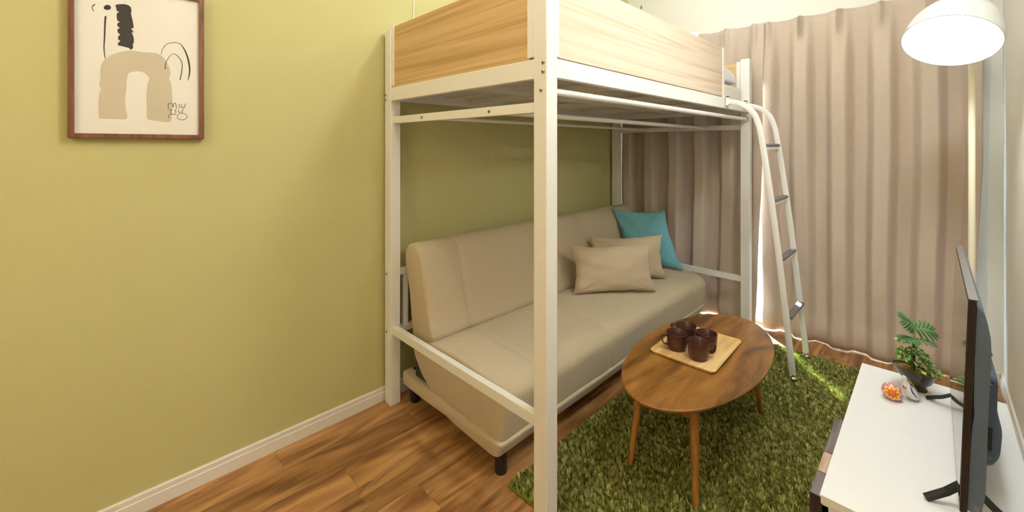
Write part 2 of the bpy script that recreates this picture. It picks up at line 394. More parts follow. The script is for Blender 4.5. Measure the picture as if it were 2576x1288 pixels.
ink([(320, 1060), (312, 940), (325, 830), (340, 800), (320, 770), (332, 700), (330, 640), (350, 560), (420, 500), (500, 470), (600, 455), (720, 470), (840, 480), (900, 520), (945, 590), (962, 660), (950, 710), (970, 760), (976, 830), (980, 920), (976, 1000), (965, 1090), (900, 1098), (820, 1085), (752, 1068), (748, 960), (745, 850), (758, 745), (774, 715), (740, 665), (690, 643), (650, 643), (590, 655), (572, 700), (565, 800), (556, 880), (560, 980), (570, 1068), (480, 1072), (400, 1070), (340, 1068)], M['ink_beige'])
ink([(468, 45), (510, 38), (560, 40), (600, 60), (612, 100), (606, 120), (620, 180), (630, 250), (606, 256), (632, 292), (612, 290), (628, 330), (632, 380), (622, 400), (625, 430), (604, 448), (590, 432), (560, 425), (530, 416), (494, 408), (490, 385), (510, 375), (500, 360), (488, 350), (495, 325), (510, 310), (490, 295), (485, 265), (508, 250), (490, 240), (483, 215), (505, 196), (484, 185), (478, 150), (480, 122), (500, 108), (478, 95), (475, 75)], M['ink_black'], .0008)
ink([(394 + 33 * math.cos(t) * (1 + .06 * math.sin(3 * t)), 67 + 23 * math.sin(t)) for t in [k * PI / 10 for k in range(20)]], M['ink_black'], .0006, False)
def stroke(pts, w0, w1=None, m='ink_line', wm=None, h=.0009):
    w1 = w0 if w1 is None else w1
    # catmull resample
    P = [pts[0]] + list(pts) + [pts[-1]]; out = []
    for i in range(1, len(P) - 2):
        for k in range(5):
            t = k / 5; p0, p1, p2, p3 = P[i - 1], P[i], P[i + 1], P[i + 2]
            out.append(tuple(.5 * ((2 * p1[j]) + (-p0[j] + p2[j]) * t + (2 * p0[j] - 5 * p1[j] + 4 * p2[j] - p3[j]) * t * t + (-p0[j] + 3 * p1[j] - 3 * p2[j] + p3[j]) * t ** 3) for j in (0, 1)))
    out.append(pts[-1]); n = len(out); A = []; B = []
    for i, p in enumerate(out):
        q0 = out[max(i - 1, 0)]; q1 = out[min(i + 1, n - 1)]
        dx, dy = q1[0] - q0[0], q1[1] - q0[1]; l = math.hypot(dx, dy) or 1
        s = i / (n - 1); w = (w0 * (1 - s) + w1 * s) / 2
        if wm: w = wm * (math.sin(PI * min(max(s, .03), .97)) ** .6) / 2
        A.append((p[0] - dy / l * w, p[1] + dx / l * w)); B.append((p[0] + dy / l * w, p[1] - dx / l * w))
    return MB().prism([art(*p) for p in A + B[::-1]], XP, XP + h, 'x').build('pen_stroke', M[m], pic)
stroke([(284, 40), (264, 52), (257, 75), (273, 103)], 10, 4, 'ink_black')
stroke([(378, 145), (373, 220), (369, 330), (364, 420), (368, 480), (377, 528)], 17, 5, 'ink_black')
stroke([(878, 490), (890, 440), (925, 400), (980, 383), (1030, 387), (1062, 402)], 3, 4)
stroke([(1052, 396), (1090, 450), (1120, 530), (1135, 620), (1130, 680), (1116, 725)], 0, wm=14)
stroke([(920, 622), (914, 590), (930, 545), (962, 495)], 9, 4)
stroke([(962, 495), (1000, 487), (1045, 525), (1068, 580), (1062, 650), (1048, 720)], 3, 8)
for st in ([(940, 928), (942, 958), (943, 988)], [(942, 938), (965, 926), (980, 945), (986, 968)], [(986, 968), (990, 935), (1008, 932), (1018, 978)], [(1040, 935), (1041, 955), (1043, 975)], [(1060, 938), (1062, 966), (1086, 962)], [(1097, 932), (1092, 950), (1089, 970)],
           [(950, 990), (976, 988), (958, 1010), (978, 1020)], [(1016, 984), (1000, 996), (1014, 1008), (998, 1022)], [(1035, 990), (1038, 1013), (1062, 1008)], [(1076, 976), (1071, 996), (1068, 1018)], [(946, 1064), (947, 1040), (950, 1030)], [(948, 1031), (980, 1028), (1016, 1031)]):
    stroke(st, 4, 4)
stroke([(1068 + 45 * math.cos(t), 1050 + 30 * math.sin(t)) for t in [k * 2 * PI / 12 for k in range(13)]], 4, 3)

# ---------------------------------------------------------------- curtains
def curtain(name, x0, x1, pleats, phase, label, seed, edge_l=0, edge_r=0, ztop=2.175, zbot=.006, yb=3.365, A=.042, period=.206):
    nu, nv = int((x1 - x0) * 190), 64
    def trap(ph):
        ph = ph % 1.0
        # front flat .40, flank .12, back flat .36, flank .12 (front = -1)
        if ph < .20 or ph > .80: return -1
        if ph < .32: return -1 + 2 * (ph - .20) / .12
        if ph < .68: return 1
        return 1 - 2 * (ph - .68) / .12
    def f(u, v):
        z = zbot + (ztop - zbot) * v
        xx = x0 + (x1 - x0) * u
        w = min(1, max(0, (2.09 - z) / .32)); low = max(0, (1.2 - z) / 1.2)
        nz = noise.noise(Vector((xx * 2.2 + seed, z * .6, seed)))
        ph = (xx - phase) / period + .10 * nz * w + .03 * math.sin(z * 3 + xx * 5) * low
        t = sum(trap(ph + d) for d in (-.05, -.025, 0, .025, .05)) / 5
        y = yb + A * t * (.18 + .82 * w) * (1 - .45 * max(0, (.5 - z) / .5))
        y += .012 * noise.noise(Vector((xx * 7, z * 2.2, seed + 3))) * (.3 + w)
        y -= .010 * low * math.sin(xx * 9 + seed)
        # hem: slight break and flare
        if z < .17: y -= .012 * math.sin((.17 - z) / .15 * PI) + .004
        if z < .5: y += .010 * noise.noise(Vector((xx * 11, z * 9, seed + 9)))
        # pinch pleats at the heading
        if z > 2.02:
            k = min(1, (z - 2.02) / .05)
            for p in pleats:
                for d, a in ((-.011, .026), (0, .038), (.011, .026)):
                    y -= k * a * math.exp(-((xx - p - d) / .0042) ** 2)
        xo = 0
        lw = min(1, low * 2.2)
        xo += edge_l * lw * (1 - u) ** 6 + edge_r * (lw if edge_r < -.06 else low) * u ** 6
        return (xx + xo, y, z + (.003 * math.sin(xx * 14) if v == 0 else 0) - (.006 * abs(math.sin((xx - phase) / period * PI)) if v == 1 else 0))
    o = MB().grid(f, nu, nv).build(name, M['curtain'], smooth=True, sharp=3)
    md = o.modifiers.new('thickness', 'SOLIDIFY'); md.thickness = .0016; md.offset = 0
    return tag(o, label, 'curtain')
curtain('curtain', -1.955, -.838, (-1.70, -1.49, -1.286, -1.085, -.90), -1.285, 'taupe pleated curtain panel behind the loft bed and sofa', 2.0, edge_r=-.048, yb=3.350)
curtain('curtain', -.866, .190, (-.815, -.627, -.419, -.22, -.012, .16), -.627, 'taupe pleated curtain panel right of the ladder behind the white stand', 5.0, edge_l=.020, edge_r=-.05, yb=3.370)
# sheer panel showing at the right edge
def sheer(u, v):
    z = .03 + 2.085 * v; xx = -.70 + .925 * u
    return (xx - .02 * (1 - v) * u, 3.446 + .006 * math.sin(xx * 42) + .003 * noise.noise(Vector((xx * 8, z, 0))), z)
so = MB().grid(sheer, 160, 20).build('sheer_curtain', M['sheer'], smooth=True, sharp=3)
tag(so, 'white sheer curtain peeking out at the right edge of the taupe curtain', 'curtain')
rl = MB().box(-1.96, .235, 3.405, 3.415, 2.118, 2.132).box(-1.96, .235, 3.442, 3.450, 2.118, 2.132)
for xx in (-1.8, -.85, .1): rl.box(xx - .01, xx + .01, 3.405, YB, 2.132, 2.138)
rl = rl.build('curtain_rail', M['white_metal'])
tag(rl, 'white curtain rail hidden behind the curtain headings under the white wall', 'curtain rail')

# ---------------------------------------------------------------- loft bed
BX0, BX1, BY0, BY1 = -1.957, -.880, 1.029, 3.215
PW = .0565
bed = thing('loft_bed', ((BX0 + BX1) / 2, (BY0 + BY1) / 2, 0), 'white metal loft bed with pale wood guard panels above the sofa', 'bed')
ZT = 1.90
for (px, py) in ((BX0, BY0), (BX1 - PW, BY0), (BX0, BY1 - PW), (BX1 - PW, BY1 - PW)):
    MB().box(px, px + PW, py, py + PW, .004, ZT - (.02 if px == BX0 else 0)).build('post', M['white_metal'], bed, bevel=.003)
    MB().box(px + .002, px + PW - .002, py + .002, py + PW - .002, 0, .006).build('foot_cap', M['white_metal'], bed)
xi0, xi1, yi0, yi1 = BX0 + PW, BX1 - PW, BY0 + PW, BY1 - PW
MB().box(BX0 + PW - .0, BX1 - PW, BY0 + .002, BY0 + .03, 1.524, 1.590).build('end_rail', M['white_metal'], bed, bevel=.002)
MB().box(BX0 + PW - .0, BX1 - PW, BY1 - .03, BY1 - .002, 1.524, 1.590).build('end_rail', M['white_metal'], bed, bevel=.002)
MB().box(BX1 - .03, BX1 - .002, yi0, yi1, 1.528, 1.592).build('side_rail', M['white_metal'], bed, bevel=.002)
MB().box(BX0 + .002, BX0 + .03, yi0, yi1, 1.528, 1.592).build('side_rail', M['white_metal'], bed, bevel=.002)
# slatted base: beams, cross wires
MB().box(-1.42, -1.39, BY0 + .03, BY1 - .03, 1.545, 1.585).build('centre_beam', M['white_metal'], bed)
for yy in (1.56, 2.12, 2.68):
    MB().box(BX0 + .03, BX1 - .03, yy - .015, yy + .015, 1.540, 1.570).build('cross_beam', M['white_metal'], bed)
wm = MB()
nx = 34
for i in range(nx):
    xx = BX0 + .045 + (BX1 - BX0 - .09) * i / (nx - 1)
    wm.box(xx - .0025, xx + .0025, BY0 + .03, BY1 - .03, 1.5705, 1.5755)
for k in range(15):
    yy = BY0 + .07 + k * .145
    wm.box(BX0 + .03, BX1 - .03, yy - .0025, yy + .0025, 1.566, 1.571)
tag(wm.build('wire_mesh', M['white_metal'], bed), kind='stuff')
for zz0, zz1 in ((1.412, 1.447), (.352, .392)):
    MB().box(xi0 - .004, xi1 + .004, BY0 + .014, BY0 + .042, zz0, zz1).build('end_bar', M['white_metal'], bed, bevel=.002)
    MB().box(xi0 - .004, xi1 + .004, BY1 - .042, BY1 - .014, zz0, zz1).build('end_bar', M['white_metal'], bed, bevel=.002)
for xx, zz, r in ((-.908, 1.484, .0125), (-1.175, 1.430, .0115), (-1.635, 1.430, .0095)):
    ya, yb_ = (BY0 + PW - .004, BY1 - PW + .004) if xx > -1 else (BY0 + .04, BY1 - .04)
    MB().tube([(xx, ya, zz), (xx, yb_, zz)], r, 14).build('hanging_rod', M['white_metal'], bed, smooth=True)
# wall-side brace behind the sofa
MB().box(BX0 + .014, BX0 + .042, yi0, yi1, .640, .672).build('brace_bar', M['white_metal'], bed, bevel=.002)
MB().box(BX0 + .014, BX0 + .042, yi0, yi1, .345, .378).build('brace_bar', M['white_metal'], bed, bevel=.002)
MB().box(BX0 + .016, BX0 + .040, yi0 + .028, yi0 + .055, .378, .640).build('brace_upright', M['white_metal'], bed, bevel=.002)
MB().box(BX0 + .016, BX0 + .040, yi1 - .055, yi1 - .028, .378, .640).build('brace_upright', M['white_metal'], bed, bevel=.002)
# wood guard panels with white channels
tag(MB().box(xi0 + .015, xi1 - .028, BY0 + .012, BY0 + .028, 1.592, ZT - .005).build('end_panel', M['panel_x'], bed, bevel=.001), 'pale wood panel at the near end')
MB().box(xi0 + .002, xi0 + .018, BY0 + .006, BY0 + .034, 1.598, ZT - .004).build('panel_channel', M['white_metal'], bed, bevel=.001)
MB().box(xi1 - .035, xi1 - .002, BY0 + .006, BY0 + .034, 1.598, ZT - .004).build('panel_channel', M['white_metal'], bed, bevel=.001)
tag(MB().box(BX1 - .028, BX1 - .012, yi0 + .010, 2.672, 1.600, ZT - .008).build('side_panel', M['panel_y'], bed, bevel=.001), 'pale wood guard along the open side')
MB().box(BX1 - .034, BX1 - .006, yi0 + .001, yi0 + .016, 1.602, ZT - .004).build('panel_channel', M['white_metal'], bed, bevel=.001)
MB().box(BX1 - .034, BX1 - .006, 2.672, 2.692, 1.592, ZT - .006).build('panel_channel', M['white_metal'], bed, bevel=.001)
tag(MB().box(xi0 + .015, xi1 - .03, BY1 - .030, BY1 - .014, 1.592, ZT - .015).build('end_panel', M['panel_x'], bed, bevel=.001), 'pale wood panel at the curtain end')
MB().box(xi1 - .032, xi1 - .002, BY1 - .036, BY1 - .008, 1.595, ZT - .012).build('panel_channel', M['white_metal'], bed, bevel=.001)
tag(MB().box(BX0 + .014, BX0 + .028, yi0 + .01, yi1 - .01, 1.600, ZT - .03).build('side_panel', M['panel_y'], bed, bevel=.001), 'pale wood guard along the green wall')
def bolt(x, y, z, r=.0062, ax='y'):
    rot = Matrix.Rotation(PI / 2, 3, 'X') if ax == 'y' else Matrix.Rotation(PI / 2, 3, 'Y')
    MB().lathe([(.0022, .0018), (.0026, .0045), (r * .72, .0042), (r, .0022), (r, -.001)], 14, (x, y, z), rot).build('bolt', M['bolt'], bed, smooth=True)
for x_, z_ in ((-.894, 1.573), (-.894, 1.543), (-.903, 1.483), (-1.944, 1.556), (-1.944, 1.532), (-1.937, .654), (-1.937, .363)): bolt(x_, BY0, z_)
for x_ in (-1.635, -1.175): bolt(x_, BY0 + .014, 1.430)
for z_ in (1.43, .60, .40):
    MB().lathe([(.009, .006), (.016, .003), (.018, 0), (.018, -.002)], 16, (BX0 - .001, BY0 + .028, z_), Matrix.Rotation(-PI / 2, 3, 'Y')).build('plastic_cap', M['white_metal'], bed, smooth=True)

# mattress, duvet, pillow
def soft_block(prof, ys, insets, zn=.0, xn=.0, seed=0, seams=(), seam_d=.006, seamw=.012):
    """loft a closed xz profile along y; insets shrink the profile near the ends; seams pull it in"""
    mb = MB(); cx = sum(p[0] for p in prof) / len(prof); cz = sum(p[1] for p in prof) / len(prof); n = len(prof)
    vs = []
    for y, ins in zip(ys, insets):
        for s_ in seams: ins += seam_d * math.exp(-((y - s_) / seamw) ** 2)
        for (x, z) in prof:
            dx, dz = x - cx, z - cz; l = math.hypot(dx, dz) or 1
            k = max(0, 1 - ins / l)
            nn = noise.noise(Vector((x * 5 + seed, y * 4, z * 5)))
            nf = noise.noise(Vector((x * 16, y * 13 + seed, z * 16)))
            b_ = (nn * zn + nf * zn * .35)
            vs.append((cx + dx * k + dx / l * b_, y, cz + dz * k + dz / l * b_))
    m = len(ys)
    fs = [(i * n + k, i * n + (k + 1) % n, (i + 1) * n + (k + 1) % n, (i + 1) * n + k) for i in range(m - 1) for k in range(n)]
    fs += [tuple(range(n - 1, -1, -1)), tuple((m - 1) * n + k for k in range(n))]
    return mb.add(vs, fs)
def densify(poly, step=.02):
    out = []
    for i, a in enumerate(poly):
        b_ = poly[(i + 1) % len(poly)]; d = math.hypot(b_[0] - a[0], b_[1] - a[1]); k = max(1, int(d / step))
        out += [(a[0] + (b_[0] - a[0]) * j / k, a[1] + (b_[1] - a[1]) * j / k) for j in range(k)]
    return out
def rounded(poly, r, n=5):
    """round polygon corners; r = radius or list"""
    out = []; m = len(poly)
    for i, p in enumerate(poly):
        rr = r[i] if isinstance(r, (list, tuple)) else r
        a = Vector(poly[i - 1]) - Vector(p); b_ = Vector(poly[(i + 1) % m]) - Vector(p)
        rr = min(rr, a.length * .48, b_.length * .48)
        A = Vector(p) + a.normalized() * rr; B = Vector(p) + b_.normalized() * rr; P = Vector(p)
        for k in range(n + 1):
            t = k / n; q = A * (1 - t) ** 2 + P * 2 * t * (1 - t) + B * t * t; out.append((q.x, q.y))
    return out
def stations(y0, y1, r, step=.03, extra=()):
    ys = [y0, y0 + r * .15, y0 + r * .45, y0 + r]; ins = [r * .9, r * .45, r * .12, 0]
    k = max(2, int((y1 - y0 - 2 * r) / step))
    for i in range(1, k): ys.append(y0 + r + (y1 - y0 - 2 * r) * i / k); ins.append(0)
    ys += [y1 - r, y1 - r * .45, y1 - r * .15, y1]; ins += [0, r * .12, r * .45, r * .9]
    for e in extra:
        for d in (-.02, -.012, -.006, 0, .006, .012, .02): ys.append(e + d); ins.append(0)
    z = sorted(zip(ys, ins)); return [a for a, _ in z], [b for _, b in z]
pm = densify(rounded([(BX0 + .045, 1.578), (BX1 - .045, 1.578), (BX1 - .045, 1.70), (BX0 + .045, 1.70)], .03), .06)
ys, ins = stations(BY0 + .05, BY1 - .05, .03, .1)
mt = soft_block(pm, ys, ins, .0015).build('mattress', M['mattress_cover'], smooth=True, sharp=1.2)
MB().box(BX0 + .06, BX1 - .06, BY0 + .065, BY1 - .065, 1.5768, 1.5776).build('underside', plain('underside_warm_bounce', srgb(176, 158, 120), .95, var=.06, vscale=40), mt)  # added sheet, its beige holds the warm bounce under the white mattress
tag(mt, 'white mattress lying on the wire base of the loft bed', 'mattress')
pd = densify(rounded([(BX0 + .05, 1.704), (BX1 - .052, 1.704), (BX1 - .055, 1.82), (-1.1, 1.86), (-1.7, 1.84), (BX0 + .05, 1.80)], .03), .05)
ys, ins = stations(1.6, 3.10, .05, .05)
dv = soft_block(pd, ys, ins, .014, seed=4).xf(lambda p: Vector((p.x, p.y, 1.712 + (p.z - 1.695) * (1 - .50 * max(0, min(1, (p.y - 2.74) / .36)))))).build('duvet', M['bedding'], smooth=True, sharp=2)
tag(dv, 'white duvet folded on the loft bed mattress', 'duvet')

def pillow(name, m, w, h, t, origin, right, up, label, cat='cushion', seed=0, nz=.010, pinch=.12, group=None, n=44, seamr=.0022, skew=0):
    """origin = centre of bottom edge"""
    right = Vector(right).normalized(); up = (Vector(up) - right * Vector(up).dot(right)).normalized(); nr = right.cross(up)
    O = Vector(origin)
    th = thing(name, O, label, cat, group)
    mb = MB()
    def P(a, b_, s_):
        u = math.sin(a * PI / 2); v = math.sin(b_ * PI / 2)
        wob = .006 * noise.noise(Vector((u * 3 + seed * 1.7, v * 3, 0)))
        x = w / 2 * u * (1 - pinch * (1 - v * v)) + wob; y = h / 2 * v * (1 - pinch * (1 - u * u)) - wob
        d = t / 2 * (max(0, (1 - u * u)) * max(0, (1 - v * v))) ** .38
        edge = max(abs(u), abs(v)) ** 3
        nn = noise.noise(Vector((u * 2.2 + seed, v * 2.2, s_ * 3))) * nz * 1.2 + noise.noise(Vector((u * 8 + seed, v * 8, s_ * 5))) * nz * .6 * edge
        d = max(0, d + nn * (1 if d > .004 else 0))
        # gather creases near the corners
        r = math.hypot(abs(u) - 1, abs(v) - 1)
        d += (.0048 * math.sin(math.atan2(1 - abs(v), 1 - abs(u) + 1e-6) * 13 + seed) * math.exp(-(r / .42) ** 2)) * (1 if d > .004 else 0)
        return O + right * (x - skew * (y + h / 2)) + up * (y + h / 2) + nr * (d * s_)
    for s_ in (1, -1):
        mb.grid(lambda i, j: P(i * 2 - 1, j * 2 - 1, s_), n, n)
    mb.build('cover', m, th, smooth=True, sharp=3, merge=True)
    ring = []
    k = 20
    for a, b_ in [(i / k * 2 - 1, -1) for i in range(k)] + [(1, i / k * 2 - 1) for i in range(k)] + [(1 - i / k * 2, 1) for i in range(k)] + [(-1, 1 - i / k * 2) for i in range(k)]:
        ring.append(P(a, b_, 1))
    MB().tube(ring + [ring[0]], seamr, 6, cap=False).build('seam', m, th, smooth=True)
    return th
pillow('bed_pillow', M['bedding'], .58, .36, .15, (-1.50, 2.98, 1.845), (1, .02, 0), (0, .50, .8), 'white pillow at the curtain end of the loft bed', 'pillow', 11, .01)

# ---------------------------------------------------------------- ladder hooked on the bed
lad = thing('ladder', (-.54, 2.87, 0), 'white metal ladder with grey treads hooked on the loft bed', 'ladder')
def lrail(y):
    base = [(-.868, 1.566), (-.835, 1.562), (-.79, 1.545), (-.752, 1.517), (-.724, 1.478), (-.706, 1.425), (-.692, 1.362), (-.640, .99), (-.590, .56), (-.538, .046)]
    P = [base[0]] + base + [base[-1]]; out = []
    for i in range(1, len(P) - 2):
        for k in range(4):
            t = k / 4; p0, p1, p2, p3 = P[i - 1], P[i], P[i + 1], P[i + 2]
            out.append(tuple(.5 * ((2 * p1[j]) + (-p0[j] + p2[j]) * t + (2 * p0[j] - 5 * p1[j] + 4 * p2[j] - p3[j]) * t * t + (-p0[j] + 3 * p1[j] - 3 * p2[j] + p3[j]) * t ** 3) for j in (0, 1)))
    out.append(base[-1])
    MB().tube([(x, y, z) for x, z in out], .0145, side=(0, 1, 0), sw=.0105).build('rail', M['white_metal'], lad, bevel=.002, smooth=True, sharp=.5)
    MB().box(-.8795, -.862, y - .013, y + .013, 1.545, 1.600).box(-.915, -.862, y - .013, y + .013, 1.5925, 1.600).build('hook', M['white_metal'], lad, bevel=.001)
    MB().lathe([(.006, .052), (.006, .040), (.018, .036), (.022, .031), (.022, .024)], 20, (-.536, y, 0)).build('foot', M['steel'], lad, smooth=True)
for y in (2.70, 3.045): lrail(y)
for xx, zz in ((-.689, 1.300), (-.645, .982), (-.603, .657), (-.563, .341)):
    MB().box(xx - .012, xx + .012, 2.709, 3.036, zz - .022, zz - .004).build('rung', M['white_metal'], lad, bevel=.002)
    g = MB().prism(rounded([(xx - .016, zz - .004), (xx + .020, zz - .004), (xx + .020, zz + .012), (xx - .016, zz + .014)], .007), 2.722, 3.023, 'y')
    g.build('tread', M['grip'], lad, smooth=True)

# ---------------------------------------------------------------- sofa bed
SY0, SY1 = 1.100, 3.125
sofa = thing('sofa_bed', (-1.5, (SY0 + SY1) / 2, 0), 'beige fabric sofa bed under the loft bed', 'sofa')
seams = (1.335, 1.875, 2.415, 2.955)
ys, ins = stations(SY0, SY1, .022, .035, seams)
seat = rounded([(-1.815, .285), (-1.745, .200), (-1.66, .147), (-1.172, .140), (-1.148, .318), (-1.205, .366), (-1.42, .382), (-1.64, .378), (-1.80, .36)], [.03, .03, .03, .02, .045, .045, .03, .03, .04])
soft_block(densify(seat, .02), ys, ins, .0035, seed=1, seams=seams).build('seat', M['sofa'], sofa, smooth=True, sharp=1.1)
back = rounded([(-1.800, .300), (-1.635, .376), (-1.695, .60), (-1.742, .772), (-1.80, .822), (-1.875, .800), (-1.893, .745)], [.03, .04, .05, .045, .04, .03, .03])
ys, ins = stations(SY0 + .002, SY1, .024, .035, seams)
soft_block(densify(back, .02), ys, ins, .0035, seed=7, seams=seams).build('backrest', M['sofa'], sofa, smooth=True, sharp=1.1)
base = rounded([(-1.895, .100), (-1.180, .090), (-1.158, .150), (-1.895, .160)], .015)
ys, ins = stations(1.088, SY1 - .002, .02, .08)
soft_block(densify(base, .05), ys, ins, .002, seed=2).build('base', M['sofa'], sofa, smooth=True, sharp=1.1)
MB().box(-1.87, -1.60, SY0 + .04, SY1 - .04, .155, .166).build('inner_tray', M['black_plastic'], sofa)
for px, py in ((-1.213, 1.140), (-1.86, 1.145), (-1.213, 3.06), (-1.86, 3.06)):
    MB().lathe([(.024, .000), (.0255, .004), (.026, .100)], 20, (px, py, 0)).build('leg', M['black_plastic'], sofa, smooth=True)
# mechanism bracket at the end between seat and back
MB().box(-1.79, -1.70, 1.106, 1.112, .17, .24).build('hinge_bracket', M['black_plastic'], sofa)

# cushions
zs = .376
pillow('cushion', M['cushion_beige'], .535, .295, .13, (-1.395, 2.285, zs + .004), (.32, .42, 0), (-.20, .15, 1), 'front beige oblong cushion leaning in front of the other beige one', 'cushion', 3, group=None)
pillow('cushion', M['cushion_beige'], .535, .295, .12, (-1.462, 2.585, zs + .004), (.32, .42, 0), (-.18, .14, 1), 'rear beige oblong cushion between the front beige one and the teal one', 'cushion', 8)
pillow('cushion', M['teal'], .385, .43, .13, (-1.452, 2.948, zs + .010), (.38, .25, 0), (-.28, .05, 1), 'square teal cushion in the far corner of the sofa', 'cushion', 14, seamr=.003, skew=.28)

# ---------------------------------------------------------------- oval table, tray, mugs
TZ = .385
tab = thing('coffee_table', (-.722, 1.905, .022), 'oval walnut coffee table standing on the green rug', 'table')
TC = (-.722, 1.905); TA, TB = .252, .530
top = MB(); ring = []
for r_, z_ in ((.0, TZ), (.90, TZ), (.985, TZ - .0005), (1.0, TZ - .006), (.995, TZ - .014), (.95, TZ - .022), (0, TZ - .022)):
    pass
n = 96; vs = []
prof = [(-.05, TZ), (-.004, TZ), (0, TZ - .004), (-.001, TZ - .010), (-.012, TZ - .020), (-.03, TZ - .022)]
for d, z in prof:
    for k in range(n):
        t = 2 * PI * k / n
        nx_, ny_ = math.cos(t) / TA, math.sin(t) / TB; l = math.hypot(nx_, ny_)
        vs.append((TC[0] + TA * math.cos(t) + nx_ / l * d, TC[1] + TB * math.sin(t) + ny_ / l * d, z))
m_ = len(prof)
fs = [(i * n + k, i * n + (k + 1) % n, (i + 1) * n + (k + 1) % n, (i + 1) * n + k) for i in range(m_ - 1) for k in range(n)] + [tuple(range(n)), tuple((m_ - 1) * n + k for k in range(n))]
top.add(vs, fs).build('tabletop', M['walnut'], tab, smooth=True, sharp=.6)
RZ = .022
feet = [(-.855, 1.512), (-.590, 1.502), (-.580, 2.262), (-.862, 2.270)]
tops = [(-.832, 1.575), (-.622, 1.565), (-.622, 2.205), (-.832, 2.205)]
for (fx_, fy_), (tx_, ty_) in zip(feet, tops):
    MB().tube([(fx_, fy_, RZ), (fx_ + (tx_ - fx_) * .04, fy_ + (ty_ - fy_) * .04, RZ + .012), (tx_, ty_, TZ - .022)], [.0105, .0115, .0185], 20).build('leg', M['leg_wood'], tab, smooth=True)
for yy in (1.575, 2.205):
    MB().box(-.825, -.629, yy - .009, yy + .009, TZ - .104, TZ - .021).build('apron', M['leg_wood'], tab, bevel=.001)
for xx in (-.832, -.622):
    MB().box(xx - .009, xx + .009, 1.58, 2.20, TZ - .070, TZ - .021).build('apron', M['leg_wood'], tab, bevel=.001)
# tray
tr_c = [atz(1622, 877, TZ + .012), atz(1790, 943, TZ + .012), atz(1863, 861, TZ + .012), atz(1740, 808, TZ + .012)]
tcx, tcy = sum(p[0] for p in tr_c) / 4, sum(p[1] for p in tr_c) / 4
tw, tl = .275, .385
tray = thing('tray', (tcx, tcy, TZ), 'light wood rectangular tray under the brown mugs', 'tray')
tray.rotation_euler.z = math.radians(1.5)
def rrect(w, l, r, n=6):
    return [(sx * (w / 2 - r) + r * math.cos(a), sy * (l / 2 - r) + r * math.sin(a)) for sx, sy, a0 in ((1, 1, 0), (-1, 1, PI / 2), (-1, -1, PI), (1, -1, 1.5 * PI)) for a in [a0 + k * PI / 2 / n for k in range(n + 1)]]
mb = MB(); rings = []
for w_, l_, z_, r_ in ((tw - .016, tl - .016, .0, .016), (tw - .002, tl - .002, .008, .022), (tw, tl, .0125, .022), (tw - .004, tl - .004, .0135, .020), (tw - .012, tl - .012, .0085, .018), (tw - .022, tl - .022, .0055, .014)):
    rings.append([(a, b_, z_) for a, b_ in rrect(w_, l_, r_)])
n = len(rings[0]); vs = [p for r_ in rings for p in r_]
mb.add(vs, [(i * n + k, i * n + (k + 1) % n, (i + 1) * n + (k + 1) % n, (i + 1) * n + k) for i in range(len(rings) - 1) for k in range(n)] + [tuple(range(n)), tuple((len(rings) - 1) * n + k for k in range(n))])
mb.build('tray_board', M['tray'], tray, smooth=True, local=True, sharp=.5)
# mugs
MZ = TZ + .0056
def make_mug():
    t = thing('mug', (0, 0, 0), 'x', 'mug')
    outer = [(.0, .0), (.034, .0), (.0365, .002), (.0370, .012), (.0405, .016), (.0412, .022), (.0448, .070), (.0455, .074), (.0445, .0755), (.0432, .074), (.0395, .020), (.036, .007), (.0, .006)]
    MB().lathe([(max(r, .0001), z) for r, z in outer], 40).build('cup', M['mug'], t, smooth=True, local=True, sharp=.8)
    MB().tube([(.040, 0, .062), (.066, 0, .062), (.0705, 0, .058), (.069, 0, .045), (.063, 0, .030), (.056, 0, .0245), (.040, 0, .0235)], .0022, side=(0, 1, 0), sw=.0055).build('handle', M['mug'], t, smooth=True, local=True, bevel=.0008, sharp=.6)
    return t
mug0 = make_mug()
spots = [((1757, 901), (1835, 905), 'brown mug at the front of the four, handle towards the stand'),
         ((1703, 877), (1610, 880), 'brown mug on the left of the four, handle towards the sofa'),
         ((1777, 879), (1850, 830), 'brown mug on the right of the four, handle on its far right'),
         ((1726, 858), (1660, 835), 'brown mug at the back of the four, half hidden behind the others')]
cc = []
for i, (a, hpx, lab) in enumerate(spots):
    p = atz(a[0], a[1], MZ); q = atz(hpx[0], hpx[1], MZ)
    g = mug0 if i == 0 else copy_tree(mug0)
    g.location = (p[0], p[1], MZ); g.rotation_euler.z = math.atan2(q[1] - p[1], q[0] - p[0])
    g['label'] = lab; g['group'] = 'brown mugs on the tray'; cc.append((p, lab))

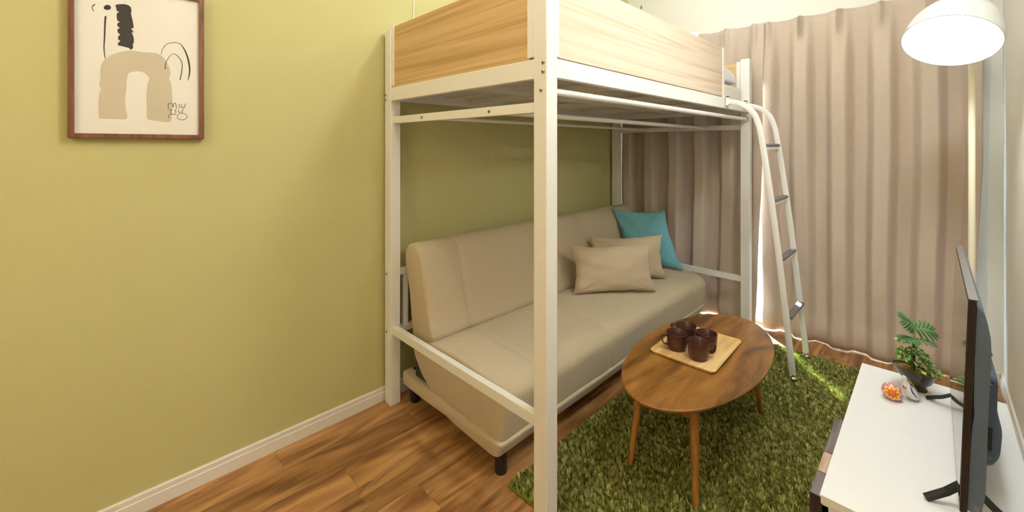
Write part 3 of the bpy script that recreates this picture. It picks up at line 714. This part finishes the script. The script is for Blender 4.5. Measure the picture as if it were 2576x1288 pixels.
# ---------------------------------------------------------------- shaggy rug
RX0, RX1, RY0, RY1 = -1.140, -.250, 1.105, 3.105
rug = MB().box(RX0, RX1, RY0, RY1, .0005, .009).build('rug', plain('rug_backing', srgb(112, 118, 40), .95, var=.15, vscale=60), bevel=.003)
tag(rug, 'green shaggy rug on the wood floor under the oval table', 'rug')
def pile():
    import numpy as np
    rs = np.random.RandomState(3)
    nst = 170000
    px = RX0 + .004 + (RX1 - RX0 - .008) * rs.rand(nst); py = RY0 + .004 + (RY1 - RY0 - .008) * rs.rand(nst)
    # tufts: strands gather toward cell centres
    g = .0125
    cxg = (np.floor(px / g) + .5) * g; cyg = (np.floor(py / g) + .5) * g
    hsh = np.sin(np.floor(px / g) * 127.1 + np.floor(py / g) * 311.7) * 43758.5453; hsh = hsh - np.floor(hsh)
    hs2 = np.sin(np.floor(px / g) * 269.5 + np.floor(py / g) * 183.3) * 24634.63; hs2 = hs2 - np.floor(hs2)
    ang = hsh * 2 * np.pi; tilt = .001 + .004 * hs2
    hs3 = (hs2 * 17.31) % 1.0
    h = .008 + .010 * hs3 + .006 * rs.rand(nst)
    tx = cxg * .55 + px * .45 + np.cos(ang) * tilt + rs.randn(nst) * .0022
    ty = cyg * .55 + py * .45 + np.sin(ang) * tilt + rs.randn(nst) * .0022
    tx = np.clip(tx, RX0 - .004, RX1 + .002); ty = np.clip(ty, RY0 - .004, RY1 + .004)
    a = rs.rand(nst) * 2 * np.pi; w = .0015 + .0008 * rs.rand(nst)
    dx, dy = np.cos(a) * w, np.sin(a) * w
    z0 = .008
    V = np.zeros((nst, 5, 3))
    V[:, 0] = np.stack([px - dx, py - dy, np.full(nst, z0)], 1); V[:, 1] = np.stack([px + dx, py + dy, np.full(nst, z0)], 1)
    mx, my = px * .55 + tx * .45, py * .55 + ty * .45
    V[:, 2] = np.stack([mx + dx, my + dy, z0 + h * .62], 1); V[:, 3] = np.stack([mx - dx, my - dy, z0 + h * .62], 1)
    V[:, 4] = np.stack([tx, ty, z0 + h], 1)
    base = np.arange(nst) * 5
    me = bpy.data.meshes.new('pile')
    me.vertices.add(nst * 5); me.vertices.foreach_set('co', V.reshape(-1))
    q = np.stack([base, base + 1, base + 2, base + 3], 1); t_ = np.stack([base + 3, base + 2, base + 4], 1)
    loops = np.concatenate([q, t_], 1).reshape(-1)
    me.loops.add(len(loops)); me.loops.foreach_set('vertex_index', loops)
    me.polygons.add(nst * 2)
    st = np.zeros((nst, 2), int); st[:, 0] = np.arange(nst) * 7; st[:, 1] = st[:, 0] + 4
    me.polygons.foreach_set('loop_start', st.reshape(-1))
    try:
        tt = np.zeros((nst, 2), int); tt[:, 0] = 4; tt[:, 1] = 3; me.polygons.foreach_set('loop_total', tt.reshape(-1))
    except Exception: pass
    me.update(calc_edges=True); me.validate()
    at = me.attributes.new('strand', 'FLOAT', 'POINT')
    val = np.clip(.30 * hs2 + .35 * hs3 + .35 * rs.rand(nst), 0, 1)
    at.data.foreach_set('value', np.repeat(val, 5))
    m, nt, b = newmat('green_shag')
    an = N(nt, 'ShaderNodeAttribute', attribute_name='strand')
    tc = N(nt, 'ShaderNodeTexCoord'); nz = N(nt, 'ShaderNodeTexNoise', i_Scale=5.0, i_Detail=3.0); L(nt, tc.outputs['Object'], nz.inputs['Vector'])
    ad = N(nt, 'ShaderNodeMath', operation='MULTIPLY_ADD', i_1=.25, i_2=-.12); L(nt, nz.outputs['Fac'], ad.inputs[0])
    a2 = N(nt, 'ShaderNodeMath', operation='ADD'); L(nt, an.outputs['Fac'], a2.inputs[0]); L(nt, ad.outputs[0], a2.inputs[1])
    cr = ramp(nt, [(.12, srgb(76, 82, 34)), (.5, srgb(152, 154, 78)), (.92, srgb(220, 216, 138))]); L(nt, a2.outputs[0], cr.inputs[0])
    L(nt, cr.outputs[0], b.inputs['Base Color']); b.inputs['Roughness'].default_value = .8; b.inputs['Specular IOR Level'].default_value = .2
    me.materials.append(m)
    o = bpy.data.objects.new('pile', me); COL.objects.link(o); o.parent = rug; o['kind'] = 'stuff'
pile()

# ---------------------------------------------------------------- television stand
SX0, SX1, TY0, TY1, SZ = -.205, .184, 1.322, 2.248, .40
std = thing('television_stand', ((SX0 + SX1) / 2, (TY0 + TY1) / 2, 0), 'low white television stand with mixed wood drawer blocks against the right wall', 'cabinet')
MB().box(SX0, SX1, TY0, TY1, SZ - .022, SZ).build('top_board', M['white_gloss'], std, bevel=.0012)
MB().box(SX0 + .004, SX1 - .004, TY0 + .003, TY0 + .021, .03, SZ - .024).build('side_board', M['white_gloss'], std, bevel=.001)
MB().box(SX0 + .004, SX1 - .004, TY1 - .021, TY1 - .003, .03, SZ - .024).build('side_board', M['white_gloss'], std, bevel=.001)
MB().box(SX0 + .004, SX1 - .004, TY0 + .021, TY1 - .021, .03, .05).build('bottom_board', M['white_gloss'], std)
MB().box(SX1 - .012, SX1 - .006, TY0 + .021, TY1 - .021, .05, SZ - .024).build('back_board', M['white_gloss'], std)
MB().box(SX0 + .03, SX1 - .03, TY0 + .03, TY1 - .03, 0, .03).build('plinth', M['black_plastic'], std)
dr = MB().box(SX0 + .003, SX0 + .018, TY0 + .003, 1.765, .035, SZ - .026).build('drawer', M['wood_black'], std)
bx0, bx1 = SX0 - .021, SX0 + .0025
# front made of wooden blocks of different colours, in rows
cols = [(TY0 + .002, 1.423, 'wood_grey'), (1.427, 1.528, 'wood_tan'), (1.532, 1.745, 'wood_grey')]
tag(MB().box(bx0, bx1, TY0 - .001, TY0 + .0015, .04, SZ - .006).build('drawer_edge', M['wood_black'], std), 'dark end of the drawer front')
for a, b_, mm in cols:
    MB().box(bx0, bx1, a, b_, .305, SZ - .006).build('front_block', M[mm], std, bevel=.0006)
MB().box(bx0, bx1, TY0 + .002, 1.480, .214, .301).build('front_block', M['wood_tan'], std, bevel=.0006)
MB().box(bx0, bx1, 1.484, 1.745, .214, .301).build('front_block', M['wood_black'], std, bevel=.0006)
MB().box(bx0, bx1, TY0 + .002, 1.600, .127, .210).build('front_block', M['wood_grey'], std, bevel=.0006)
MB().box(bx0, bx1, 1.604, 1.745, .127, .210).build('front_block', M['wood_tan'], std, bevel=.0006)
MB().box(bx0, bx1, TY0 + .002, 1.745, .040, .123).build('front_block', M['wood_grey'], std, bevel=.0006)
MB().box(SX0 + .004, SX0 + .020, 1.768, TY1 - .022, .055, SZ - .03).build('door', M['white_gloss'], std, bevel=.001)

# ---------------------------------------------------------------- television
tv = thing('television', (.07, 1.78, SZ), 'flat black television on two splayed feet seen from its back edge', 'television')
lean = lambda p: Vector((p.x + (p.z - .45) * .030, p.y, p.z))
Q0, Q1, TZ0, TZ1 = 1.400, 2.140, .462, .952
pxf = .0435
MB().box(pxf, pxf + .0125, Q0, Q1, TZ0, TZ1).xf(lean).build('bezel', M['tv_black'], tv, bevel=.0015)
MB().box(pxf - .0008, pxf + .001, Q0 + .008, Q1 - .008, TZ0 + .018, TZ1 - .008).xf(lean).build('screen', M['tv_screen'], tv)
MB().box(pxf - .0002, pxf + .0145, Q0 - .0006, Q1 + .0006, TZ1 - .0005, TZ1 + .0012).xf(lean).build('top_edge', plain('tv_top_strip', srgb(92, 84, 78), .45), tv)
# back cover, bulging
def bulge(y): 
    return [(pxf + .012, TZ0 + .004), (pxf + .026, TZ0 + .002), (pxf + .034, TZ0 + .012), (pxf + .0385, TZ0 + .05), (pxf + .0380, .840), (pxf + .036, .872), (pxf + .031, .900), (pxf + .024, .930), (pxf + .013, .942)]
bp_ = densify(bulge(0), .03)
ys_ = [Q0 + .004, Q0 + .008, Q0 + .016, Q0 + .30, Q1 - .30, Q1 - .016, Q1 - .008, Q1 - .004]; in_ = [.006, .002, 0, 0, 0, 0, .002, .006]
soft_block(bp_, ys_, in_).xf(lean).build('back_cover', M['tv_back'], tv, smooth=True, sharp=.5)
for z in (.800, .815, .830):
    MB().tube([(pxf + .020, Q0 + .0055, z - .002), (pxf + .030, Q0 + .006, z), (pxf + .0380, Q0 + .014, z + .002), (pxf + .0380, Q0 + .25, z + .002)], .0022, 8).xf(lean).build('rib', M['tv_back'], tv, smooth=True)
hp = rounded([(pxf + .037, .470), (pxf + .062, .470), (pxf + .077, .50), (pxf + .080, .570), (pxf + .069, .612), (pxf + .068, .705), (pxf + .037, .712)], [.002, .02, .03, .02, .02, .012, .002])
ys_ = [1.628, 1.632, 1.640, 1.80, 1.97, 1.978, 1.982]; in_ = [.008, .002, 0, 0, 0, .002, .008]
soft_block(densify(hp, .03), ys_, in_).xf(lean).build('electronics_housing', M['tv_back'], tv, smooth=True, sharp=.5)
MB().box(pxf + .044, pxf + .062, 1.6255, 1.6290, .515, .575).xf(lean).build('socket_recess', M['black_plastic'], tv, bevel=.001)
for z in (.535, .545):
    MB().tube([(pxf + .053, 1.620, z), (pxf + .053, 1.627, z)], .0013, 8).xf(lean).build('power_pin', M['steel'], tv, smooth=True)
for y, x_, z in ((1.628, .056, .690), (1.628, .054, .60), (1.628, .060, .498), (Q0 + .0045, .026, .482)):
    MB().lathe([(.0016, -.001), (.0028, .0005), (.0040, .0008), (.0040, -.002)], 12, (pxf + x_, y, z), Matrix.Rotation(PI / 2, 3, 'X')).xf(lean).build('screw', M['bolt'], tv, smooth=True)
for y, sg in ((1.53, 1), (2.05, 1)):
    # splayed foot: two blades from a hub under the panel
    hub = Vector((.062, y, .462))
    for tip, w in (((-.012, y - .035 if y < 1.8 else y + .045, SZ + .004), 1), ((.150, y - .02 + (.0 if y < 1.8 else .03), SZ + .004), 1)):
        tip = Vector(tip); d = (tip - hub); pts = [hub, hub + d * .25 + Vector((0, 0, -.012)), tip]
        MB().tube([hub + Vector((0, 0, .006)), hub.lerp(tip, .5) + Vector((0, 0, -.002)), tip], .0055, side=tuple(Vector((-d.y, d.x, 0)).normalized()), sw=.008).build('foot', M['black_plastic'], tv, bevel=.001)

# ---------------------------------------------------------------- decor on the stand
def basis(p, du, dv, dd=0):      # offset a point sideways (du), up (dv) and in depth (dd)
    return Vector((p[0] + RT[0] * du + FW[0] * dd, p[1] + RT[1] * du + FW[1] * dd, p[2] + dv))
PC = Vector((-.036, 2.150, SZ))
pl = thing('potted_plant', PC, 'small plant with split leaves and variegated foliage in a dark footed bowl', 'plant')
def bowltilt(p):
    h_ = p.z - SZ; lat = (p.x - PC.x) * RT[0] + (p.y - PC.y) * RT[1]; k = max(0, min(1, (h_ - .012) / .066))
    return Vector((p.x - RT[0] * .020 * k, p.y - RT[1] * .020 * k, p.z - lat * .16 * k))
MB().lathe([(.0001, .0), (.024, .0), (.026, .004), (.022, .012), (.024, .020), (.040, .034), (.052, .054), (.059, .073), (.0605, .078), (.0575, .079), (.054, .072), (.045, .060), (.0001, .058)], 40, PC).xf(bowltilt).build('bowl', M['pot'], pl, smooth=True, sharp=1)
def mossf(u, v):
    r = v * .0555; t = u * 2 * PI
    return (PC.x + r * math.cos(t), PC.y + r * math.sin(t), PC.z + .070 + .006 * (1 - v * v) + .004 * noise.noise(Vector((r * 60 * math.cos(t), r * 60 * math.sin(t), 1))))
MB().grid(mossf, 40, 12).xf(bowltilt).build('moss', M['moss'], pl, smooth=True, merge=True, sharp=3)
PCR = PC.copy(); PC = Vector((PC.x - RT[0] * .020, PC.y - RT[1] * .020, PC.z))
st_top = basis(PC, .003, .190)
MB().tube([basis(PC, .004, .068), basis(PC, .005, .11), basis(PC, .004, .15), st_top], [.0034, .003, .0026, .0022], 10).build('stem', M['stem'], pl, smooth=True)
MB().tube([basis(PC, -.004, .068), basis(PC, -.003, .12), basis(PC, .000, .17)], [.002, .0018, .0014], 8).build('stem', M['leaf'], pl, smooth=True)
def frond(base, tipdir, updir, ln, nl, wid):
    """split leaf: midrib with finger lobes on both sides"""
    base = Vector(base); d = Vector(tipdir).normalized(); up = Vector(updir); side = d.cross(up).normalized(); up = side.cross(d)
    mb = MB()
    for i in range(nl):
        s = (i + .3) / nl
        root = base + d * (ln * s * .9) + up * (.006 * math.sin(s * PI))
        for sg in (-1, 1):
            ang = .95 - .75 * s
            ld = (side * sg * math.sin(ang + .25) + d * math.cos(ang + .25)).normalized()
            L_ = wid * (.55 + .75 * math.sin(PI * min(1, s * .85 + .15)))
            pr = ld.cross(up).normalized()
            w = ln / nl * .42
            pts = []
            for q, ww in ((0, .55), (.35, 1.0), (.7, .95), (.92, .6), (1, .08)):
                c = root + ld * (L_ * q) - up * (.22 * L_ * q * q)
                pts.append((c - pr * w * ww, c + up * .0012, c + pr * w * ww))
            vs = [p for t3 in pts for p in t3]
            fs = []
            for k in range(4):
                a = k * 3; fs += [(a, a + 1, a + 4, a + 3), (a + 1, a + 2, a + 5, a + 4)]
            mb.add(vs, fs)
    o = mb.build('leaf', M['leaf'], pl, smooth=True, sharp=3)
    md = o.modifiers.new('thickness', 'SOLIDIFY'); md.thickness = .0006
    MB().tube([base, base + d * ln * .5 + up * .007, base + d * ln * .95], [.0014, .0011, .0005], 6).build('midrib', M['rib'], pl, smooth=True)
R3 = Vector((RT[0], RT[1], 0)); F3 = Vector((FW[0], FW[1], 0)); Z3 = Vector((0, 0, 1))
MB().tube([st_top, basis(PC, .008, .21), basis(PC, .004, .232)], [.0018, .0014, .0012], 6).build('stem', M['rib'], pl, smooth=True)
frond(basis(PC, .004, .232, .0), -R3 * .80 + Z3 * .45 - F3 * .15, Z3 * .75 - F3 * .8, .066, 6, .036)
frond(basis(PC, .004, .228, .0), R3 * .85 - Z3 * .10 - F3 * .15, Z3 * .65 - F3 * .7 , .064, 6, .038)
frond(basis(PC, .000, .190, -.006), -R3 * .9 + Z3 * .08 - F3 * .3, Z3 * .9 - F3 * .25, .068, 6, .030)
frond(basis(PC, .003, .188, -.006), R3 * .8 - Z3 * .12 - F3 * .5, Z3 * .9 - F3 * .1, .050, 5, .026)
def broadleaf(base, d, up, ln, wd, droop):
    base = Vector(base); d = Vector(d).normalized(); side = d.cross(Vector(up)).normalized(); up = side.cross(d)
    def f(u, v):
        s = v; w = wd * (math.sin(PI * min(1, s * .97 + .03)) ** .7) * (1 - .35 * s); t = u * 2 - 1
        c = base + d * ln * s - Z3 * droop * s * s
        return c + side * (w * t) + up * (.004 * abs(t) * (1 - s) + .0015 * math.sin(s * 9 + t * 2))
    o = MB().grid(f, 7, 9).build('leaf', M['leaf_var'], pl, smooth=True, sharp=3)
    md = o.modifiers.new('thickness', 'SOLIDIFY'); md.thickness = .0005
rnd = random.Random(5)
specs = []
for k in range(30):
    # foliage mass: upper left cluster drifting down to the right
    s = k / 29
    du = -.045 + .095 * s + rnd.uniform(-.018, .018); dv = .150 - .055 * s + rnd.uniform(-.026, .022)
    specs.append((du, dv, rnd.uniform(-.02, .03)))
for du, dv, dd in specs:
    p = basis(PC, du * .75, dv, -dd)
    sx = -1 if du < .0 else 1
    dr_ = R3 * (sx * rnd.uniform(.3, 1)) + Z3 * rnd.uniform(-.3, .35) - F3 * rnd.uniform(-.2, .9)
    broadleaf(p, dr_, Z3 * .8 - F3 * .5, rnd.uniform(.030, .042), rnd.uniform(.0095, .0125), rnd.uniform(.004, .014))
for du, dv in ((-.03, .135), (.0, .120), (.03, .100), (-.02, .150), (.045, .090)):
    MB().tube([basis(PC, .002, .070), basis(PC, du * .5, dv * .85), basis(PC, du, dv)], .0009, 6).build('stem', M['rib'], pl, smooth=True)
broadleaf(basis(PC, .012, .088, -.03), R3 * .8 - Z3 * .45 - F3 * .3, Z3 * .8 - F3 * .6, .055, .011, .006)
broadleaf(basis(PC, -.004, .090, -.035), -R3 * .4 + Z3 * .2 - F3 * .7, Z3 * .8 - F3 * .6, .034, .012, .012)

# painted egg
EC = Vector((-.100, 2.000, SZ + .0262))
def egg_mat():
    m, nt, b = newmat('painted_egg')
    tc = N(nt, 'ShaderNodeTexCoord'); sp = N(nt, 'ShaderNodeSeparateXYZ'); L(nt, tc.outputs['Object'], sp.inputs[0])
    # polar star around the local +Z axis (the egg's side that carries the flower)
    at = N(nt, 'ShaderNodeMath', operation='ARCTAN2'); L(nt, sp.outputs[1], at.inputs[0]); L(nt, sp.outputs[0], at.inputs[1])
    xx = N(nt, 'ShaderNodeMath', operation='MULTIPLY'); L(nt, sp.outputs[0], xx.inputs[0]); L(nt, sp.outputs[0], xx.inputs[1])
    yy = N(nt, 'ShaderNodeMath', operation='MULTIPLY_ADD'); L(nt, sp.outputs[1], yy.inputs[0]); L(nt, sp.outputs[1], yy.inputs[1]); L(nt, xx.outputs[0], yy.inputs[2])
    rr = N(nt, 'ShaderNodeMath', operation='SQRT'); L(nt, yy.outputs[0], rr.inputs[0])
    def wave(kf, ph, amp):
        a = N(nt, 'ShaderNodeMath', operation='MULTIPLY_ADD', i_1=kf, i_2=ph); L(nt, at.outputs[0], a.inputs[0])
        c = N(nt, 'ShaderNodeMath', operation='COSINE'); L(nt, a.outputs[0], c.inputs[0])
        ab = N(nt, 'ShaderNodeMath', operation='MULTIPLY_ADD', i_1=amp, i_2=0.0); L(nt, c.outputs[0], ab.inputs[0]); return ab.outputs[0]
    s = N(nt, 'ShaderNodeMath', operation='ADD'); L(nt, rr.outputs[0], s.inputs[0]); L(nt, wave(8, 0, -.0042), s.inputs[1])
    sc = N(nt, 'ShaderNodeMath', operation='MULTIPLY', i_1=1 / .036); L(nt, s.outputs[0], sc.inputs[0])
    red, org, yel, pink, lil, gry = srgb(206, 66, 50), srgb(236, 140, 50), srgb(250, 214, 92), srgb(228, 120, 160), srgb(176, 140, 186), srgb(170, 176, 190)
    cr = ramp(nt, [(0, org), (.10, red), (.24, org), (.34, red), (.42, yel), (.62, pink), (.74, lil), (.86, yel), (.93, gry)])
    cr.color_ramp.interpolation = 'CONSTANT'
    L(nt, sc.outputs[0], cr.inputs[0]); L(nt, cr.outputs[0], b.inputs['Base Color']); b.inputs['Roughness'].default_value = .35; return m
er = thing('painted_egg', (EC.x, EC.y, SZ), 'small egg painted with a red and yellow star flower on the white stand', 'ornament')
egm = MB().lathe([(max(.0001, .0265 * math.sin(t) * (1 + .08 * math.cos(t))), -.030 * math.cos(t)) for t in [k * PI / 24 for k in range(25)]], 40)
# egg long axis to horizontal, flower (local z) facing the camera
eo = MB(); eo.v = [(p[2], p[1], p[0]) for p in egm.v]; eo.f = egm.f
eo = eo.build('shell', egg_mat(), er, smooth=True, local=True, sharp=3)
eo.location = (0, 0, EC.z - SZ + .0005)
vd = (Vector((0, 0, CH)) - EC).normalized()
zax = (vd + Vector((0, 0, -.25))).normalized(); xax = (R3 * .75 - Z3 * .55); xax = (xax - zax * xax.dot(zax)).normalized(); yax = zax.cross(xax)
eo.rotation_euler = Matrix((xax, yax, zax)).transposed().to_euler()
lz = min((eo.rotation_euler.to_matrix() @ v.co).z for v in eo.data.vertices); eo.location.z = -lz + .0003

# ceramic bird with a straw tail
BC = Vector((-.054, 2.040, SZ))
bd = thing('ceramic_bird', BC, 'white ceramic bird ornament with red breast and blue wing mark beside the egg', 'ornament')
body_pts = [(-.020, .072, .0001), (-.0195, .071, .0052), (-.019, .066, .0068), (-.017, .058, .0062), (-.015, .052, .0082), (-.010, .043, .0145), (-.005, .033, .0195), (.000, .022, .0225), (.004, .012, .0205), (.006, .005, .0150), (.007, .0012, .0080), (.007, .0008, .0001)]
body_pts = [(du * 1.12, dv * 1.20, r * 1.10 if r > .001 else r) for du, dv, r in body_pts]
mb = MB(); n = 28; vs = []
for du, dv, r in body_pts:
    c = basis(BC, du, dv)
    for k in range(n):
        t = 2 * PI * k / n; vs.append(c + R3 * (r * math.cos(t)) + F3 * (r * .85 * math.sin(t)) + Z3 * (-.25 * r * math.cos(t)))
mn = min(v.z for v in vs); vs = [v + Z3 * (SZ - mn) for v in vs]
m_ = len(body_pts)
mb.add(vs, [(i * n + k, i * n + (k + 1) % n, (i + 1) * n + (k + 1) % n, (i + 1) * n + k) for i in range(m_ - 1) for k in range(n)])
lift = SZ - mn
mb.build('body', M['ceramic'], bd, smooth=True, sharp=3)
def onbody(du, dv):           # a point on the camera-side surface of the body
    best = min(range(1, m_ - 1), key=lambda i: abs(body_pts[i][1] + lift - dv))
    i = best; c = body_pts[i]
    for j in range(1, m_ - 2):
        a, b_ = body_pts[j], body_pts[j + 1]
        if a[1] + lift >= dv >= b_[1] + lift:
            s = (a[1] + lift - dv) / (a[1] - b_[1]); c = tuple(a[q] * (1 - s) + b_[q] * s for q in range(3)); break
    ox = max(-1, min(1, (du - c[0]) / c[2])); dep = c[2] * .85 * math.sqrt(max(0, 1 - ox * ox))
    return basis(BC, du, dv + .0, -dep - .0004)
def mark(pts, ws, m, name):
    vs = []; n = len(pts)
    for (a, b_), w in zip(pts, ws):
        i = pts.index((a, b_)); q0 = pts[max(i - 1, 0)]; q1 = pts[min(i + 1, n - 1)]; dx, dy = q1[0] - q0[0], q1[1] - q0[1]; l = math.hypot(dx, dy)
        vs += [onbody(a - dy / l * w, b_ + dx / l * w), onbody(a, b_) - F3 * .0004, onbody(a + dy / l * w, b_ - dx / l * w)]
    fs = []
    for i in range(n - 1): fs += [(3 * i, 3 * i + 1, 3 * i + 4, 3 * i + 3), (3 * i + 1, 3 * i + 2, 3 * i + 5, 3 * i + 4)]
    o = MB().add(vs, fs).build(name, m, bd, smooth=True, sharp=3); md = o.modifiers.new('thickness', 'SOLIDIFY'); md.thickness = .0005
mark([(-.008, .058), (-.0120, .052), (-.012, .043), (-.008, .033), (-.002, .025), (.007, .018)], [.0006, .0016, .0024, .0024, .0016, .0006], M['blue'], 'wing_mark')
mark([(-.0195, .062), (-.0225, .056), (-.0245, .049), (-.0250, .043)], [.001, .004, .0045, .002], M['red'], 'breast_patch')
for k in range(5):
    a = k * .2
    MB().tube([basis(BC, -.014 + .002 * k, .078 - .003 * k, .010), basis(BC, .008 + .004 * k, .068 - .006 * k, .014), basis(BC, .020 + .003 * k, .044 - .004 * k, .010), basis(BC, .030 + .003 * k * (k % 2), .004 + .003 * k, .004 + .002 * k)], .0012, 6).build('straw', M['twig'], bd, smooth=True)

# ---------------------------------------------------------------- floor lamp
LC = Vector((.0501, 2.4663, 1.7276)); LR = .1485
az, el = -1.901, -.967
nrm = Vector((math.cos(el) * math.cos(az), math.cos(el) * math.sin(az), math.sin(el)))   # opening direction
fl_ = thing('floor_lamp', (.125, 2.77, 0), 'white floor lamp with a lit dome shade beside the right wall', 'lamp')
rot = (-nrm).to_track_quat('Z', 'Y').to_matrix()
DOME = .205
outer = [(LR * math.cos(a), DOME * math.sin(a)) for a in [k * (PI / 2 - .12) / 14 for k in range(15)]]
inner = [(max(.001, (LR - .003) * math.cos(a)), (DOME - .003) * math.sin(a)) for a in [k * (PI / 2 - .12) / 14 for k in range(15)]]
prof = [(LR + .001, -.003)] + outer + inner[::-1] + [(LR - .002, -.003)]
MB().lathe(prof, 56, LC, rot, closed=True).build('shade', M['lamp_white'], fl_, smooth=True, sharp=.9)
MB().tube([LC - nrm * .13, LC - nrm * .25], .020, 20).build('socket', M['lamp_white'], fl_, smooth=True)
MB().lathe([(.0001, -.045), (.020, -.041), (.034, -.028), (.041, -.008), (.038, .012), (.026, .032), (.015, .045), (.014, .060), (.0001, .060)], 28, LC - nrm * .040, rot).build('bulb', M['bulb'], fl_, smooth=True, sharp=2)
pole_x, pole_y = .125, 2.77
MB().tube([(pole_x, pole_y, .02), (pole_x, pole_y, 2.05)], .0118, 20).build('pole', M['lamp_pole'], fl_, smooth=True)
MB().tube([(pole_x, pole_y, 2.03), (pole_x - .01, pole_y - .03, 2.06), tuple(LC - nrm * .25 + Vector((.01, .03, .03))), tuple(LC - nrm * .24)], .008, 14).build('arm', M['lamp_white'], fl_, smooth=True)
MB().lathe([(.0001, 0), (.115, 0), (.118, .004), (.116, .012), (.03, .018), (.014, .03), (.0001, .03)], 40, (pole_x + .005, pole_y, 0)).build('base', M['lamp_white'], fl_, smooth=True, sharp=.8)
fl_.location = fl_.location

# ---------------------------------------------------------------- small things on the walls
cb = MB().tube([(XL + .004, 1.213, 2.70), (XL + .004, 1.208, 2.10), (XL + .004, 1.205, 1.90)], .0028, 8).build('cable', M['white_metal'], smooth=True)
tag(cb, 'thin white cable running down the green wall above the bed', 'cable')
hk = MB().box(-1.852, -1.838, YB - .004, YB, 2.532, 2.562).tube([(-1.845, YB - .004, 2.55), (-1.845, YB - .016, 2.545), (-1.845, YB - .02, 2.555)], .0025, 8).build('wall_hook', M['steel'])
tag(hk, 'small metal hook high on the white wall near the corner', 'hook')
